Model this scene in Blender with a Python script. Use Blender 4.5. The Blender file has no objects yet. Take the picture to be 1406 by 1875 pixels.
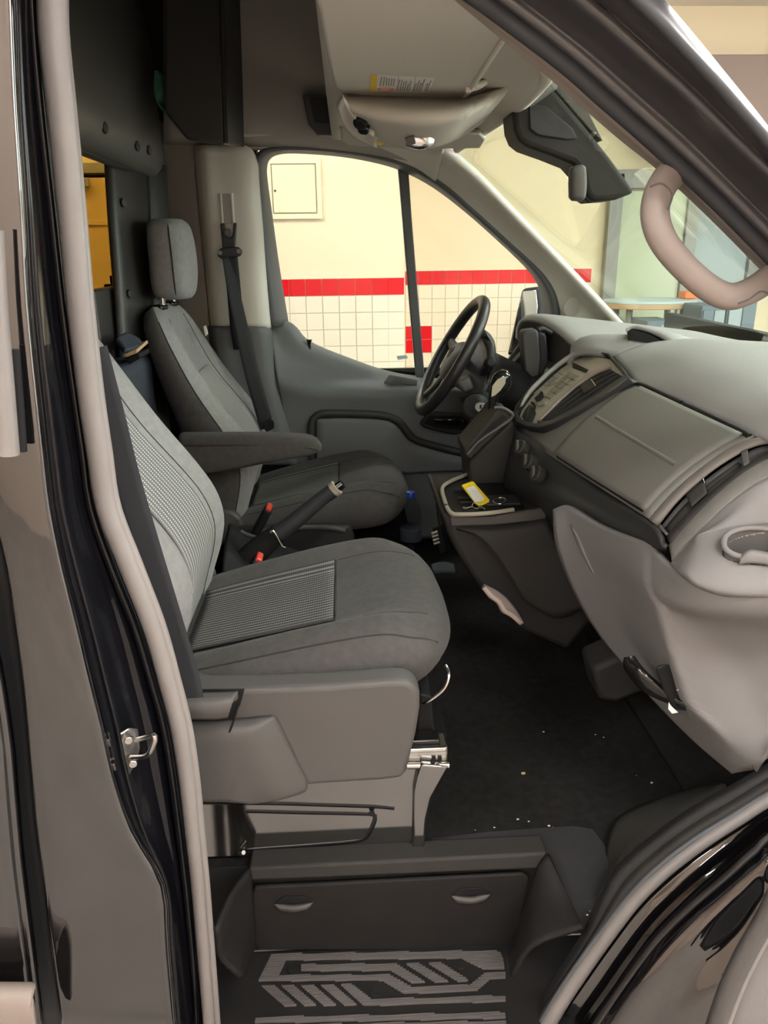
import bpy, bmesh, math, random
from mathutils import Vector as Vec, Matrix
random.seed(7)
D = bpy.data
SC = bpy.context.scene
COL = SC.collection

# ---------------------------------------------------------------- camera
# metres; x = towards the van's nose, y = across the van (driver side), z = up; floor of the bay z = 0
F, CX, CY = 1408.0, 703.0, 937.5            # focal length and centre in photo pixels (1406 x 1875)
PITCH, YAW, ROLL = math.radians(19.2), math.radians(2.6), math.radians(0.75)
EYE = Vec((0, 0, 1.72))
_f = Vec((math.sin(YAW)*math.cos(PITCH), math.cos(YAW)*math.cos(PITCH), -math.sin(PITCH)))
_r = _f.cross(Vec((0, 0, 1))).normalized()
_u = _r.cross(_f)
RT = _r*math.cos(ROLL) - _u*math.sin(ROLL)
UP = _r*math.sin(ROLL) + _u*math.cos(ROLL)
cam_data = D.cameras.new('camera')
cam_data.sensor_fit = 'VERTICAL'; cam_data.sensor_height = 36.0
cam_data.lens = F/1875.0*36.0
cam_data.clip_start = 0.05
cam = D.objects.new('camera', cam_data); COL.objects.link(cam)
cam.matrix_world = Matrix.Translation(EYE) @ Matrix((RT, UP, -_f)).transposed().to_4x4()
SC.camera = cam

# ---------------------------------------------------------------- world, exposure
w = D.worlds.new('world'); SC.world = w; w.use_nodes = True
w.node_tree.nodes['Background'].inputs[0].default_value = (0.97, 0.99, 1.0, 1)      # overcast daylight outside the bay
w.node_tree.nodes['Background'].inputs[1].default_value = 7.0
SC.view_settings.view_transform = 'Standard'
SC.view_settings.look = 'None'
SC.view_settings.exposure = 0.4
SC.view_settings.gamma = 1.0
SC.view_settings.use_curve_mapping = False
SC.cycles.use_denoising = True
SC.cycles.max_bounces = 10
SC.cycles.transparent_max_bounces = 16
SC.cycles.caustics_reflective = False
SC.cycles.caustics_refractive = False
SC.cycles.sample_clamp_indirect = 4.0
LAMP = 30.0                                  # emission of the bay's ceiling lamps

# ---------------------------------------------------------------- helpers
def ray(x, y): return RT*((x-CX)/F) - UP*((y-CY)/F) + _f
def V(x, y, Y):
    d = ray(x, y); return EYE + d*(Y/d.y)
def VZ(x, y, z):
    d = ray(x, y); return EYE + d*((z-EYE.z)/d.z)
def VX(x, y, X):
    d = ray(x, y); return EYE + d*(X/d.x)
def VL(pts, Y=None):
    return [V(p[0], p[1], p[2] if len(p) > 2 else Y) for p in pts]

def cr(pts, n, closed=False):
    """smooth resample through points (Catmull-Rom, even arc length)"""
    pts = [Vec(p) for p in pts]
    m = len(pts)
    if m == 2 and not closed:
        return [pts[0].lerp(pts[1], i/(n-1)) for i in range(n)]
    g = lambda i: pts[i % m] if closed else (pts[0]*2-pts[1] if i < 0 else pts[-1]*2-pts[-2] if i >= m else pts[i])
    dense = []
    segs = m if closed else m-1
    K = max(6, int(4*n/segs)+2)
    for i in range(segs):
        a, b, c, d = g(i-1), g(i), g(i+1), g(i+2)
        for k in range(K):
            t = k/K
            dense.append(0.5*((2*b)+(c-a)*t+(2*a-5*b+4*c-d)*t*t+(3*b-a-3*c+d)*t**3))
    dense.append(pts[0].copy() if closed else pts[-1].copy())
    return even(dense, n, closed)
def even(p, n, closed=False):
    L = [0]
    for i in range(1, len(p)): L.append(L[-1]+(p[i]-p[i-1]).length)
    out = []; j = 0
    N = n if closed else n-1
    for i in range(n):
        s = L[-1]*i/N
        while j < len(p)-2 and L[j+1] < s: j += 1
        d = L[j+1]-L[j]
        out.append(p[j].lerp(p[j+1], 0 if d < 1e-9 else (s-L[j])/d))
    return out
def cr_seg(pts, k):
    pts = [Vec(p) for p in pts]; m = len(pts); out = []
    g = lambda i: pts[0]*2-pts[1] if i < 0 else pts[-1]*2-pts[-2] if i >= m else pts[i]
    for i in range(m-1):
        a, b, c, d = g(i-1), g(i), g(i+1), g(i+2)
        # centripetal weights keep uneven spacing from overshooting
        for q in range(k):
            t = q/k
            out.append(0.5*((2*b)+(c-a)*t+(2*a-5*b+4*c-d)*t*t+(3*b-a-3*c+d)*t**3))
    out.append(pts[-1].copy()); return out
def lin(pts, n): return even([Vec(p) for p in pts], n)
def lerp1(tab, t):
    if t <= tab[0][0]: return tab[0][1]
    for (a, x), (b, y) in zip(tab, tab[1:]):
        if t <= b: return x+(y-x)*(t-a)/(b-a)
    return tab[-1][1]
def smooth1(tab, t):
    """monotone-ish smooth table lookup"""
    n = len(tab)
    if t <= tab[0][0]: return tab[0][1]
    if t >= tab[-1][0]: return tab[-1][1]
    for i in range(n-1):
        if t <= tab[i+1][0]:
            x0, y0 = tab[i]; x1, y1 = tab[i+1]
            m0 = (y1-tab[i-1][1])/(x1-tab[i-1][0]) if i > 0 else (y1-y0)/(x1-x0)
            m1 = (tab[i+2][1]-y0)/(tab[i+2][0]-x0) if i+2 < n else (y1-y0)/(x1-x0)
            h = x1-x0; s = (t-x0)/h
            return (2*s**3-3*s*s+1)*y0+(s**3-2*s*s+s)*h*m0+(-2*s**3+3*s*s)*y1+(s**3-s*s)*h*m1

ORG = {}
def org(o): return ORG.get(o.name, Vec((0, 0, 0))) if o else None
def mesh_obj(name, verts, faces, mat, parent=None, smooth=True, uvs=None, angle=None):
    verts = [Vec(v) for v in verts]
    if parent is None:
        lo = [min(v[i] for v in verts) for i in range(3)]; hi = [max(v[i] for v in verts) for i in range(3)]
        o0 = Vec(((lo[0]+hi[0])/2, (lo[1]+hi[1])/2, lo[2]))
    else:
        o0 = org(parent)
    me = D.meshes.new(name)
    me.from_pydata([tuple(v-o0) for v in verts], [], faces)
    if uvs:
        uv = me.uv_layers.new(name='UVMap')
        for l in me.loops: uv.data[l.index].uv = uvs[l.vertex_index]
    me.validate()
    bm = bmesh.new(); bm.from_mesh(me); bmesh.ops.recalc_face_normals(bm, faces=bm.faces); bm.to_mesh(me); bm.free()
    if smooth:
        for p in me.polygons: p.use_smooth = True
        if angle is not None:
            try: me.set_sharp_from_angle(angle=math.radians(angle))
            except Exception: pass
    if mat: me.materials.append(mat)
    o = D.objects.new(name, me); COL.objects.link(o)
    if parent is None: o.location = o0
    else: o.parent = parent
    ORG[o.name] = o0
    return o
def thing(name, label, cat, loc, group=None):
    o = D.objects.new(name, None); COL.objects.link(o)
    o.empty_display_size = 0.1
    o.location = loc; ORG[o.name] = Vec(loc)
    return tag(o, label, cat, group)
def tag(o, label, cat=None, group=None, kind=None):
    if label: o['label'] = label
    if cat: o['category'] = cat
    if group: o['group'] = group
    if kind: o['kind'] = kind
    return o
def struct(o, label=None, cat=None):
    o['kind'] = 'structure'
    if label: o['label'] = label
    if cat: o['category'] = cat
    return o
def solid(o, t, off=-1.0):
    m = o.modifiers.new('thickness', 'SOLIDIFY'); m.thickness = t; m.offset = off
    return o
def bevel(o, wd, seg=2, ang=35):
    m = o.modifiers.new('bevel', 'BEVEL'); m.width = wd; m.segments = seg; m.limit_method = 'ANGLE'; m.angle_limit = math.radians(ang)
    m.harden_normals = False
    return o
def subsurf(o, lv=1):
    m = o.modifiers.new('subsurf', 'SUBSURF'); m.levels = lv; m.render_levels = lv
    return o
def grid(name, rows, mat, parent=None, thick=0.0, off=0.0, smooth=True, wrap=False, cap=False, angle=None):
    nr, nc = len(rows), len(rows[0])
    verts = [p for r in rows for p in r]
    faces = []
    for i in range(nr-1):
        for j in range(nc if wrap else nc-1):
            k = (j+1) % nc
            faces.append((i*nc+j, i*nc+k, (i+1)*nc+k, (i+1)*nc+j))
    if cap:
        faces.append(tuple(range(nc))); faces.append(tuple((nr-1)*nc+j for j in range(nc-1, -1, -1)))
    uvs = [(j/(nc-1), i/(nr-1)) for i in range(nr) for j in range(nc)]
    o = mesh_obj(name, verts, faces, mat, parent, smooth, uvs, angle)
    if thick: solid(o, thick, off)
    return o
def loft(name, rails, nu, nv, mat, parent=None, thick=0.006, off=0.0, sharp=False, lin_u=False, angle=None):
    """surface through rails (each a list of points); rails resampled to nu, nv rows across"""
    m = len(rails[0])
    if all(len(r) == m for r in rails) and m > 2 and not lin_u:      # matching control points stay matched
        R = [cr_seg(r, max(2, nu//(m-1))) for r in rails]; nu = len(R[0])
    else:
        R = [(lin if lin_u else cr)(r, nu) for r in rails]
    cols = []
    for j in range(nu):
        c = [r[j] for r in R]
        cols.append(lin_keep(c, nv) if sharp else cr(c, nv))
    rows = [[cols[j][i] for j in range(nu)] for i in range(len(cols[0]))]
    return grid(name, rows, mat, parent, thick, off, angle=angle)
def lin_keep(c, nv):
    """keep every rail as a crease: equal subdivisions between neighbours"""
    k = max(1, nv//(len(c)-1)); out = []
    for a, b in zip(c, c[1:]):
        for i in range(k): out.append(a.lerp(b, i/k))
    out.append(c[-1]); return out
def frames(pts, up):
    out = []
    n = len(pts)
    for i in range(n):
        t = (pts[min(i+1, n-1)]-pts[max(i-1, 0)]).normalized()
        s = t.cross(up)
        if s.length < 1e-4: s = t.cross(Vec((0.3, 0.9, 0.2)))
        s.normalize(); nn = s.cross(t).normalized()
        out.append((t, s, nn))
    return out
def tube(name, pts, r, mat, parent=None, n=10, seg=None, up=(0, 1, 0), flat=1.0, closed=False, cap=True, e=1.0):
    """swept tube; r number or table along 0..1; flat scales the second axis; e<1 squares the section"""
    pts = [Vec(p) for p in pts]
    if seg: pts = cr(pts, seg, closed)
    if closed:
        m = len(pts); fr = []
        for i in range(m):
            t = (pts[(i+1) % m]-pts[i-1]).normalized(); s = t.cross(Vec(up)).normalized(); fr.append((t, s, s.cross(t).normalized()))
    else:
        fr = frames(pts, Vec(up))
    rows = []
    for i, (p, (t, s, nn)) in enumerate(zip(pts, fr)):
        u = i/(len(pts)-1)
        rr = smooth1(r, u) if isinstance(r, (list, tuple)) else r
        row = []
        for k in range(n):
            a = 2*math.pi*k/n
            ca, sa = math.cos(a), math.sin(a)
            ca = math.copysign(abs(ca)**e, ca); sa = math.copysign(abs(sa)**e, sa)
            row.append(p+s*(rr*ca)+nn*(rr*flat*sa))
        rows.append(row)
    if closed: rows.append(rows[0])
    if closed:
        nr, nc = len(rows)-1, n
        verts = [p for rw in rows[:-1] for p in rw]; faces = []
        for i in range(nr):
            for j in range(nc):
                k = (j+1) % nc; i2 = (i+1) % nr
                faces.append((i*nc+j, i*nc+k, i2*nc+k, i2*nc+j))
        return mesh_obj(name, verts, faces, mat, parent, True)
    return grid(name, rows, mat, parent, wrap=True, cap=cap, angle=50)
def box(name, c, s, mat, parent=None, bev=0.004, rot=None, seg=2):
    c = Vec(c); vs = []
    for x in (-1, 1):
        for y in (-1, 1):
            for z in (-1, 1):
                v = Vec((x*s[0]/2, y*s[1]/2, z*s[2]/2))
                if rot is not None: v = rot @ v
                vs.append(c+v)
    fs = [(0, 1, 3, 2), (4, 6, 7, 5), (0, 4, 5, 1), (2, 3, 7, 6), (0, 2, 6, 4), (1, 5, 7, 3)]
    o = mesh_obj(name, vs, fs, mat, parent, True, angle=35)
    if bev: bevel(o, bev, seg)
    return o
def prism(name, outline, ext, mat, parent=None, bev=0.003, seg=2, smooth=True):
    """polygon (3D points) extruded by vector ext"""
    a = [Vec(p) for p in outline]; ext = Vec(ext); n = len(a)
    vs = a+[p+ext for p in a]
    fs = [tuple(range(n)), tuple(range(2*n-1, n-1, -1))]+[(i, (i+1) % n, (i+1) % n+n, i+n) for i in range(n)]
    o = mesh_obj(name, vs, fs, mat, parent, smooth, angle=35)
    if bev: bevel(o, bev, seg)
    return o
def ring_prism(name, outer, inner, ext, mat, parent=None, bev=0.002):
    """frame between two closed outlines with the same point count, extruded"""
    n = len(outer); ext = Vec(ext)
    vs = [Vec(p) for p in outer]+[Vec(p) for p in inner]
    vs += [v+ext for v in vs[:2*n]]
    fs = []
    for i in range(n):
        k = (i+1) % n
        fs += [(i, k, n+k, n+i), (2*n+i, 3*n+i, 3*n+k, 2*n+k), (i, 2*n+i, 2*n+k, k), (n+i, n+k, 3*n+k, 3*n+i)]
    o = mesh_obj(name, vs, fs, mat, parent, True, angle=35)
    if bev: bevel(o, bev, 2)
    return o
def ribbon(name, pts, wdir, width, thick, mat, parent=None, seg=24):
    """belt webbing: pts centre line, wdir width direction(s)"""
    p = cr(pts, seg)
    if isinstance(wdir, list): wd = cr(wdir, seg)
    else: wd = [Vec(wdir)]*seg
    rows = [[q-d.normalized()*width/2, q-d.normalized()*width/4, q, q+d.normalized()*width/4, q+d.normalized()*width/2] for q, d in zip(p, wd)]
    return grid(name, rows, mat, parent, thick, 0)
def disc(name, c, nrm, r, h, mat, parent=None, n=20, bev=0.0):
    c = Vec(c); nrm = Vec(nrm).normalized()
    s = nrm.cross(Vec((0, 0, 1)));
    if s.length < 1e-3: s = nrm.cross(Vec((1, 0, 0)))
    s.normalize(); t = nrm.cross(s)
    o = prism(name, [c+s*r*math.cos(2*math.pi*i/n)+t*r*math.sin(2*math.pi*i/n) for i in range(n)], nrm*h, mat, parent, bev)
    return o
def dup(o, parent=None, loc=None):
    c = o.copy(); COL.objects.link(c); c.parent = parent
    if loc is not None: c.location = loc
    return c
def super_loops(levels, n=36):
    return levels

# ---------------------------------------------------------------- materials
def mat(name, col, rough=0.6, metal=0.0, spec=0.5, bump=0.0, bscale=300, var=0.0, vscale=6, coat=0.0, ior=1.5, sheen=0.0, detail=3, anis=None):
    m = D.materials.new(name); m.use_nodes = True
    nt = m.node_tree; b = nt.nodes['Principled BSDF']
    b.inputs['Base Color'].default_value = (*col, 1)
    b.inputs['Roughness'].default_value = rough
    b.inputs['Metallic'].default_value = metal
    b.inputs['IOR'].default_value = ior
    b.inputs['Specular IOR Level'].default_value = spec
    b.inputs['Coat Weight'].default_value = coat
    b.inputs['Coat Roughness'].default_value = 0.03
    if sheen:
        b.inputs['Sheen Weight'].default_value = sheen
        b.inputs['Sheen Roughness'].default_value = 0.4
    tc = None
    if bump or var:
        tc = nt.nodes.new('ShaderNodeTexCoord')
    if var:
        nz = nt.nodes.new('ShaderNodeTexNoise'); nz.inputs['Scale'].default_value = vscale; nz.inputs['Detail'].default_value = detail
        nt.links.new(tc.outputs['Object'], nz.inputs['Vector'])
        mx = nt.nodes.new('ShaderNodeMix'); mx.data_type = 'RGBA'
        mx.inputs['A'].default_value = (*[max(0, c*(1-var)) for c in col], 1)
        mx.inputs['B'].default_value = (*[min(1, c*(1+var)) for c in col], 1)
        nt.links.new(nz.outputs['Fac'], mx.inputs['Factor'])
        nt.links.new(mx.outputs['Result'], b.inputs['Base Color'])
    if bump:
        nb = nt.nodes.new('ShaderNodeTexNoise'); nb.inputs['Scale'].default_value = bscale; nb.inputs['Detail'].default_value = 2
        nt.links.new(tc.outputs['Object'], nb.inputs['Vector'])
        bp = nt.nodes.new('ShaderNodeBump'); bp.inputs['Strength'].default_value = bump; bp.inputs['Distance'].default_value = 0.002
        nt.links.new(nb.outputs['Fac'], bp.inputs['Height'])
        nt.links.new(bp.outputs['Normal'], b.inputs['Normal'])
    return m
def glass(name, tint=(0.95, 0.97, 0.95), refl=1.0, rough=0.0):
    m = D.materials.new(name); m.use_nodes = True
    nt = m.node_tree; nt.nodes.clear()
    out = nt.nodes.new('ShaderNodeOutputMaterial'); mx = nt.nodes.new('ShaderNodeMixShader')
    tr = nt.nodes.new('ShaderNodeBsdfTransparent'); tr.inputs['Color'].default_value = (*tint, 1)
    gl = nt.nodes.new('ShaderNodeBsdfGlossy'); gl.inputs['Roughness'].default_value = rough; gl.inputs['Color'].default_value = (refl, refl, refl, 1)
    fr = nt.nodes.new('ShaderNodeFresnel')
    ge = nt.nodes.new('ShaderNodeNewGeometry'); io = nt.nodes.new('ShaderNodeMix')      # same reflectance on both faces of the thin pane
    io.inputs['A'].default_value = 1.40; io.inputs['B'].default_value = 1/1.40
    nt.links.new(ge.outputs['Backfacing'], io.inputs['Factor']); nt.links.new(io.outputs['Result'], fr.inputs['IOR'])
    ha = nt.nodes.new('ShaderNodeMath'); ha.operation = 'MULTIPLY'; ha.inputs[1].default_value = 0.5
    nt.links.new(fr.outputs[0], ha.inputs[0]); nt.links.new(ha.outputs[0], mx.inputs[0]); nt.links.new(tr.outputs[0], mx.inputs[1]); nt.links.new(gl.outputs[0], mx.inputs[2])
    nt.links.new(mx.outputs[0], out.inputs['Surface'])
    return m
def emit(name, col, s):
    m = D.materials.new(name); m.use_nodes = True
    nt = m.node_tree; nt.nodes.clear()
    out = nt.nodes.new('ShaderNodeOutputMaterial'); e = nt.nodes.new('ShaderNodeEmission')
    e.inputs['Color'].default_value = (*col, 1); e.inputs['Strength'].default_value = s
    nt.links.new(e.outputs[0], out.inputs['Surface'])
    return m
def stripes(name, base, line, n_u, n_v, dash=0.5, thick=0.35, rough=0.9):
    """woven stripe fabric on UV: lines along v, broken into stitches"""
    m = mat(name, base, rough, spec=0.2)
    nt = m.node_tree; b = nt.nodes['Principled BSDF']
    uv = nt.nodes.new('ShaderNodeUVMap'); sp = nt.nodes.new('ShaderNodeSeparateXYZ'); nt.links.new(uv.outputs[0], sp.inputs[0])
    def math_(op, a, bb):
        q = nt.nodes.new('ShaderNodeMath'); q.operation = op
        for i, v in enumerate((a, bb)):
            if v is None: continue
            if isinstance(v, (int, float)): q.inputs[i].default_value = v
            else: nt.links.new(v, q.inputs[i])
        return q.outputs[0]
    u = math_('FRACT', math_('MULTIPLY', sp.outputs[0], n_u), None)
    v = math_('FRACT', math_('MULTIPLY', sp.outputs[1], n_v), None)
    du = math_('ABSOLUTE', math_('SUBTRACT', u, 0.5), None); dv = math_('ABSOLUTE', math_('SUBTRACT', v, 0.5), None)
    a = math_('MULTIPLY', math_('LESS_THAN', du, thick/2), math_('LESS_THAN', dv, dash/2))
    mx = nt.nodes.new('ShaderNodeMix'); mx.data_type = 'RGBA'
    mx.inputs['A'].default_value = (*base, 1); mx.inputs['B'].default_value = (*line, 1)
    nt.links.new(a, mx.inputs['Factor']); nt.links.new(mx.outputs['Result'], b.inputs['Base Color'])
    bp = nt.nodes.new('ShaderNodeBump'); bp.inputs['Strength'].default_value = 0.5; bp.inputs['Distance'].default_value = 0.002
    nt.links.new(du, bp.inputs['Height']); nt.links.new(bp.outputs['Normal'], b.inputs['Normal'])
    return m

M = {}
M['fabric'] = mat('grey woven seat cloth', (0.29, 0.293, 0.292), 0.95, spec=0.12, bump=0.7, bscale=420, var=0.22, vscale=70, sheen=0.15, detail=6)
M['fabric_dark'] = mat('dark grey seat cloth', (0.085, 0.083, 0.08), 0.95, spec=0.12, bump=0.7, bscale=420, var=0.25, vscale=60, sheen=0.1, detail=6)
M['insert_back'] = stripes('dashed stripe cloth', (0.20, 0.20, 0.20), (0.72, 0.73, 0.72), 15, 110, 0.6, 0.36)
M['insert_seat'] = stripes('ribbed stripe cloth', (0.065, 0.065, 0.062), (0.24, 0.24, 0.23), 26, 60, 0.8, 0.42)
M['seam'] = mat('seat stitching', (0.05, 0.047, 0.045), 0.9, spec=0.1)
M['dash_top'] = mat('grained charcoal dash pad', (0.34, 0.34, 0.335), 0.6, spec=0.35, bump=0.25, bscale=700)
M['glove'] = mat('grained olive charcoal plastic', (0.16, 0.157, 0.143), 0.55, spec=0.4, bump=0.25, bscale=700)
M['dash_low'] = mat('mid grey moulded plastic', (0.20, 0.193, 0.19), 0.55, spec=0.4, bump=0.2, bscale=800)
M['dark'] = mat('dark charcoal plastic', (0.032, 0.033, 0.034), 0.5, spec=0.4, bump=0.2, bscale=700)
M['dark2'] = mat('dark brown grey plastic', (0.034, 0.0325, 0.031), 0.6, spec=0.25, bump=0.2, bscale=700)
M['black'] = mat('black plastic', (0.010, 0.010, 0.011), 0.6, spec=0.25)
M['blackgloss'] = mat('glossy black plastic', (0.01, 0.01, 0.01), 0.12, spec=0.6)
M['door'] = mat('blue grey door trim', (0.14, 0.152, 0.158), 0.55, spec=0.35, bump=0.15, bscale=700)
M['shield'] = mat('grey seat side shield', (0.088, 0.083, 0.080), 0.5, spec=0.4, bump=0.15, bscale=800)
M['trim'] = mat('light grey pillar trim', (0.74, 0.72, 0.65), 0.7, spec=0.25, bump=0.1, bscale=500)
M['liner'] = mat('beige grey headliner cloth', (0.62, 0.585, 0.52), 0.9, spec=0.15, bump=0.2, bscale=900)
M['liner_dark'] = mat('taupe side trim', (0.30, 0.285, 0.26), 0.85, spec=0.2, bump=0.15, bscale=700)
M['handle'] = mat('pinkish grey handle plastic', (0.27, 0.222, 0.195), 0.5, spec=0.4)
M['paint'] = mat('black van paint', (0.006, 0.0055, 0.006), 0.03, ior=2.3, spec=0.5)
M['paint_jamb'] = mat('black painted jamb', (0.006, 0.006, 0.008), 0.09, ior=1.45, spec=0.5)
M['paint_box'] = mat('black painted seat box steel', (0.012, 0.011, 0.010), 0.10, ior=3.1, spec=0.5)
M['rubber'] = mat('dark rubber', (0.035, 0.037, 0.04), 0.55, spec=0.4)
M['seal'] = mat('grey rubber door seal', (0.24, 0.22, 0.21), 0.42, spec=0.5, var=0.1, vscale=30)
M['seal_dark'] = mat('dark window rubber', (0.10, 0.108, 0.115), 0.5, spec=0.4)
M['carpet'] = mat('black carpet', (0.026, 0.025, 0.024), 1.0, spec=0.05, bump=0.9, bscale=1200, var=0.5, vscale=60, detail=8)
M['mat_rub'] = mat('black rubber step edge', (0.03, 0.03, 0.031), 0.7, spec=0.3, bump=0.3, bscale=900, var=0.2, vscale=25)
M['step'] = mat('dark step plastic', (0.016, 0.015, 0.0145), 0.65, spec=0.22, bump=0.3, bscale=900, var=0.25, vscale=15)
M['tread'] = mat('dusty grey ribbed tread', (0.115, 0.105, 0.102), 0.75, spec=0.3, var=0.15, vscale=20)
M['vinyl_sheen'] = mat('black padded vinyl paled for sheen', (0.13, 0.127, 0.12), 0.45, spec=0.4, bump=0.25, bscale=260)  # the same black vinyl, made paler to paint the sheen on the upper pad
M['roof_side'] = mat('shade darkened roof side cloth', (0.42, 0.40, 0.365), 0.9, spec=0.15, bump=0.15, bscale=700)  # headliner tone darkened to paint in the shade of the high roof
M['vinyl'] = mat('black padded vinyl', (0.042, 0.041, 0.039), 0.42, spec=0.45, bump=0.25, bscale=260)
M['chrome'] = mat('chrome', (0.85, 0.85, 0.86), 0.12, metal=1.0)
M['steel'] = mat('bright steel', (0.62, 0.60, 0.57), 0.25, metal=1.0)
M['webbing'] = mat('black seat belt webbing', (0.022, 0.023, 0.027), 0.7, spec=0.3, bump=0.3, bscale=1500)
M['red'] = mat('red buckle button', (0.75, 0.06, 0.04), 0.4)
M['yellow'] = mat('yellow tag plastic', (0.85, 0.62, 0.02), 0.4)
M['paper'] = mat('white paper', (0.8, 0.78, 0.74), 0.8)
M['silver'] = mat('warm silver trim paint', (0.40, 0.37, 0.29), 0.42)
M['button'] = mat('olive grey buttons', (0.26, 0.25, 0.2), 0.45)
M['vent_pink'] = mat('pinkish satin vent frame', (0.34, 0.27, 0.24), 0.45)
M['wheel'] = mat('black steering wheel leather', (0.02, 0.02, 0.021), 0.38, spec=0.5, bump=0.1, bscale=600)
M['mirror'] = mat('mirror glass', (0.75, 0.75, 0.75), 0.03, metal=1.0)
M['glass'] = glass('clear window glass', (0.94, 0.96, 0.94))
M['windshield'] = glass('windshield glass', (0.86, 0.91, 0.86))
M['amber_glass'] = glass('tinted amber cargo glass', (0.62, 0.50, 0.24))
M['wall'] = mat('cream painted wall', (0.80, 0.70, 0.49), 0.8, spec=0.2, var=0.03, vscale=2)
M['tan_wall'] = mat('tan painted wall', (0.74, 0.60, 0.50), 0.8, spec=0.2, var=0.05, vscale=1.5)
M['tile'] = mat('cream glazed tile', (0.84, 0.77, 0.60), 0.12, spec=0.5)
M['tile_red'] = mat('red glazed tile', (0.70, 0.012, 0.02), 0.12, spec=0.5)
M['grout'] = mat('tile grout', (0.74, 0.67, 0.52), 0.9)
M['concrete'] = mat('grey concrete', (0.30, 0.27, 0.24), 0.6, var=0.25, vscale=3)
M['ceil'] = mat('off white ceiling', (0.72, 0.68, 0.6), 0.9)
M['ochre'] = mat('ochre door leaf', (0.62, 0.44, 0.18), 0.5, var=0.08, vscale=4)
M['frame_grey'] = mat('grey metal door frame', (0.28, 0.28, 0.26), 0.45)
M['blue_dark'] = mat('dark blue grey panel', (0.10, 0.14, 0.18), 0.5)
M['green'] = mat('dark green cloth', (0.05, 0.17, 0.11), 0.9, bump=0.4, bscale=90)
M['navy'] = mat('navy bag cloth', (0.05, 0.06, 0.085), 0.8)
M['cardboard'] = mat('tan cardboard', (0.62, 0.42, 0.24), 0.8)
M['foam'] = mat('pinkish insulation foam', (0.55, 0.44, 0.38), 0.9, bump=0.6, bscale=60)
M['pad_cream'] = mat('cream plastic', (0.62, 0.58, 0.48), 0.5)
M['blue'] = mat('blue bottle cap', (0.02, 0.06, 0.35), 0.4)
M['bottle'] = glass('clear bottle plastic', (0.82, 0.86, 0.86), 0.8, 0.05)
M['lamp'] = emit('ceiling lamp diffuser', (1.0, 0.99, 0.97), LAMP*1.05)
M['lamp_front'] = emit('bright ceiling lamp diffuser', (1.0, 1.0, 1.0), LAMP*2.0)
M['lamp_near'] = emit('near ceiling lamp diffuser', (1.0, 0.98, 0.96), LAMP*1.6)
M['led'] = emit('small clock digits', (0.8, 0.9, 0.8), 0.8)
M['warn_yellow'] = mat('yellow label print', (0.85, 0.6, 0.08), 0.6)
M['ink'] = mat('grey label print', (0.30, 0.29, 0.27), 0.7)
M['ink_red'] = mat('red label print', (0.55, 0.2, 0.17), 0.7)
M['orange'] = mat('orange plastic', (0.85, 0.2, 0.03), 0.5)
M['pale_blue'] = mat('pale blue top', (0.55, 0.68, 0.72), 0.4)
M['silver_key'] = mat('key metal', (0.6, 0.58, 0.55), 0.3, metal=1.0)

# ================================================================ THE SERVICE BAY
YN, YF = 5.07, 6.25                      # tiled wall: nearer stretch and the stretch set back
XE = V(738.6, 525, YN).x                 # corner where the wall steps back
TP = 0.105                               # tile pitch
ZB = 1.415                               # underside of the red band
struct(box('floor', (0, 0.9, -0.06), (11, 11.6, 0.12), M['concrete'], bev=0), 'grey concrete floor of the service bay')
struct(box('ceiling', (0, 0.9, 3.36), (11, 11.6, 0.12), M['ceil'], bev=0), 'off white ceiling of the service bay')
wall_n = struct(box('wall_far', ((XE-5.5)/2, YN+0.15, 1.65), (XE+5.5, 0.28, 3.3), M['wall'], bev=0), 'cream wall with red tile band beyond the driver window')
wall_f = struct(box('wall_far', ((XE+5.5)/2, YF+0.15, 1.65), (5.5-XE, 0.28, 3.3), M['wall'], bev=0), 'set back cream wall stretch with tile seen past the wheel')
struct(box('wall_step', (XE-0.06, (YN+YF)/2+0.1, 1.65), (0.10, YF-YN-0.1, 3.3), M['wall'], bev=0), 'cream return where the tiled wall steps back')
for nm, c, s_, lb in (('wall_front', (5.45, 5.4, 1.65), (0.12, 2.4, 3.3), 'tan wall ahead of the van, driver side of the open bay door'), ('wall_front', (5.45, -2.9, 1.65), (0.12, 4.0, 3.3), 'tan wall ahead of the van, passenger side of the open bay door'),
                      ('wall_front', (5.45, 1.65, 3.1), (0.12, 5.1, 0.4), 'tan lintel over the front bay door')):
    struct(box(nm, c, s_, M['tan_wall'], bev=0), lb)
struct(box('wall_rear', (-5.45, 0.9, 1.65), (0.12, 11.6, 3.3), M['tan_wall'], bev=0), 'tan wall behind the van')
YD = -3.4
struct(box('wall_near', (0, YD, 1.65), (11, 0.12, 3.3), M['tan_wall'], bev=0), 'tan wall across the bay behind the viewer')
struct(box('ground', (15.6, 0.9, -0.06), (20, 20, 0.12), mat('grey pavement', (0.40, 0.37, 0.34), 0.9, var=0.1, vscale=1), bev=0), 'grey pavement ahead of the bay')
for nm, loc, rot, sx, sy in (('front_door_portal', (5.45, 1.65, 1.45), (math.radians(90), 0, math.radians(90)), 5.1, 2.9),):
    ld = D.lights.new(nm, 'AREA'); ld.shape = 'RECTANGLE'; ld.size = sx; ld.size_y = sy; ld.cycles.is_portal = True
    lo = D.objects.new(nm, ld); COL.objects.link(lo); lo.location = loc; lo.rotation_euler = rot

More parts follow.
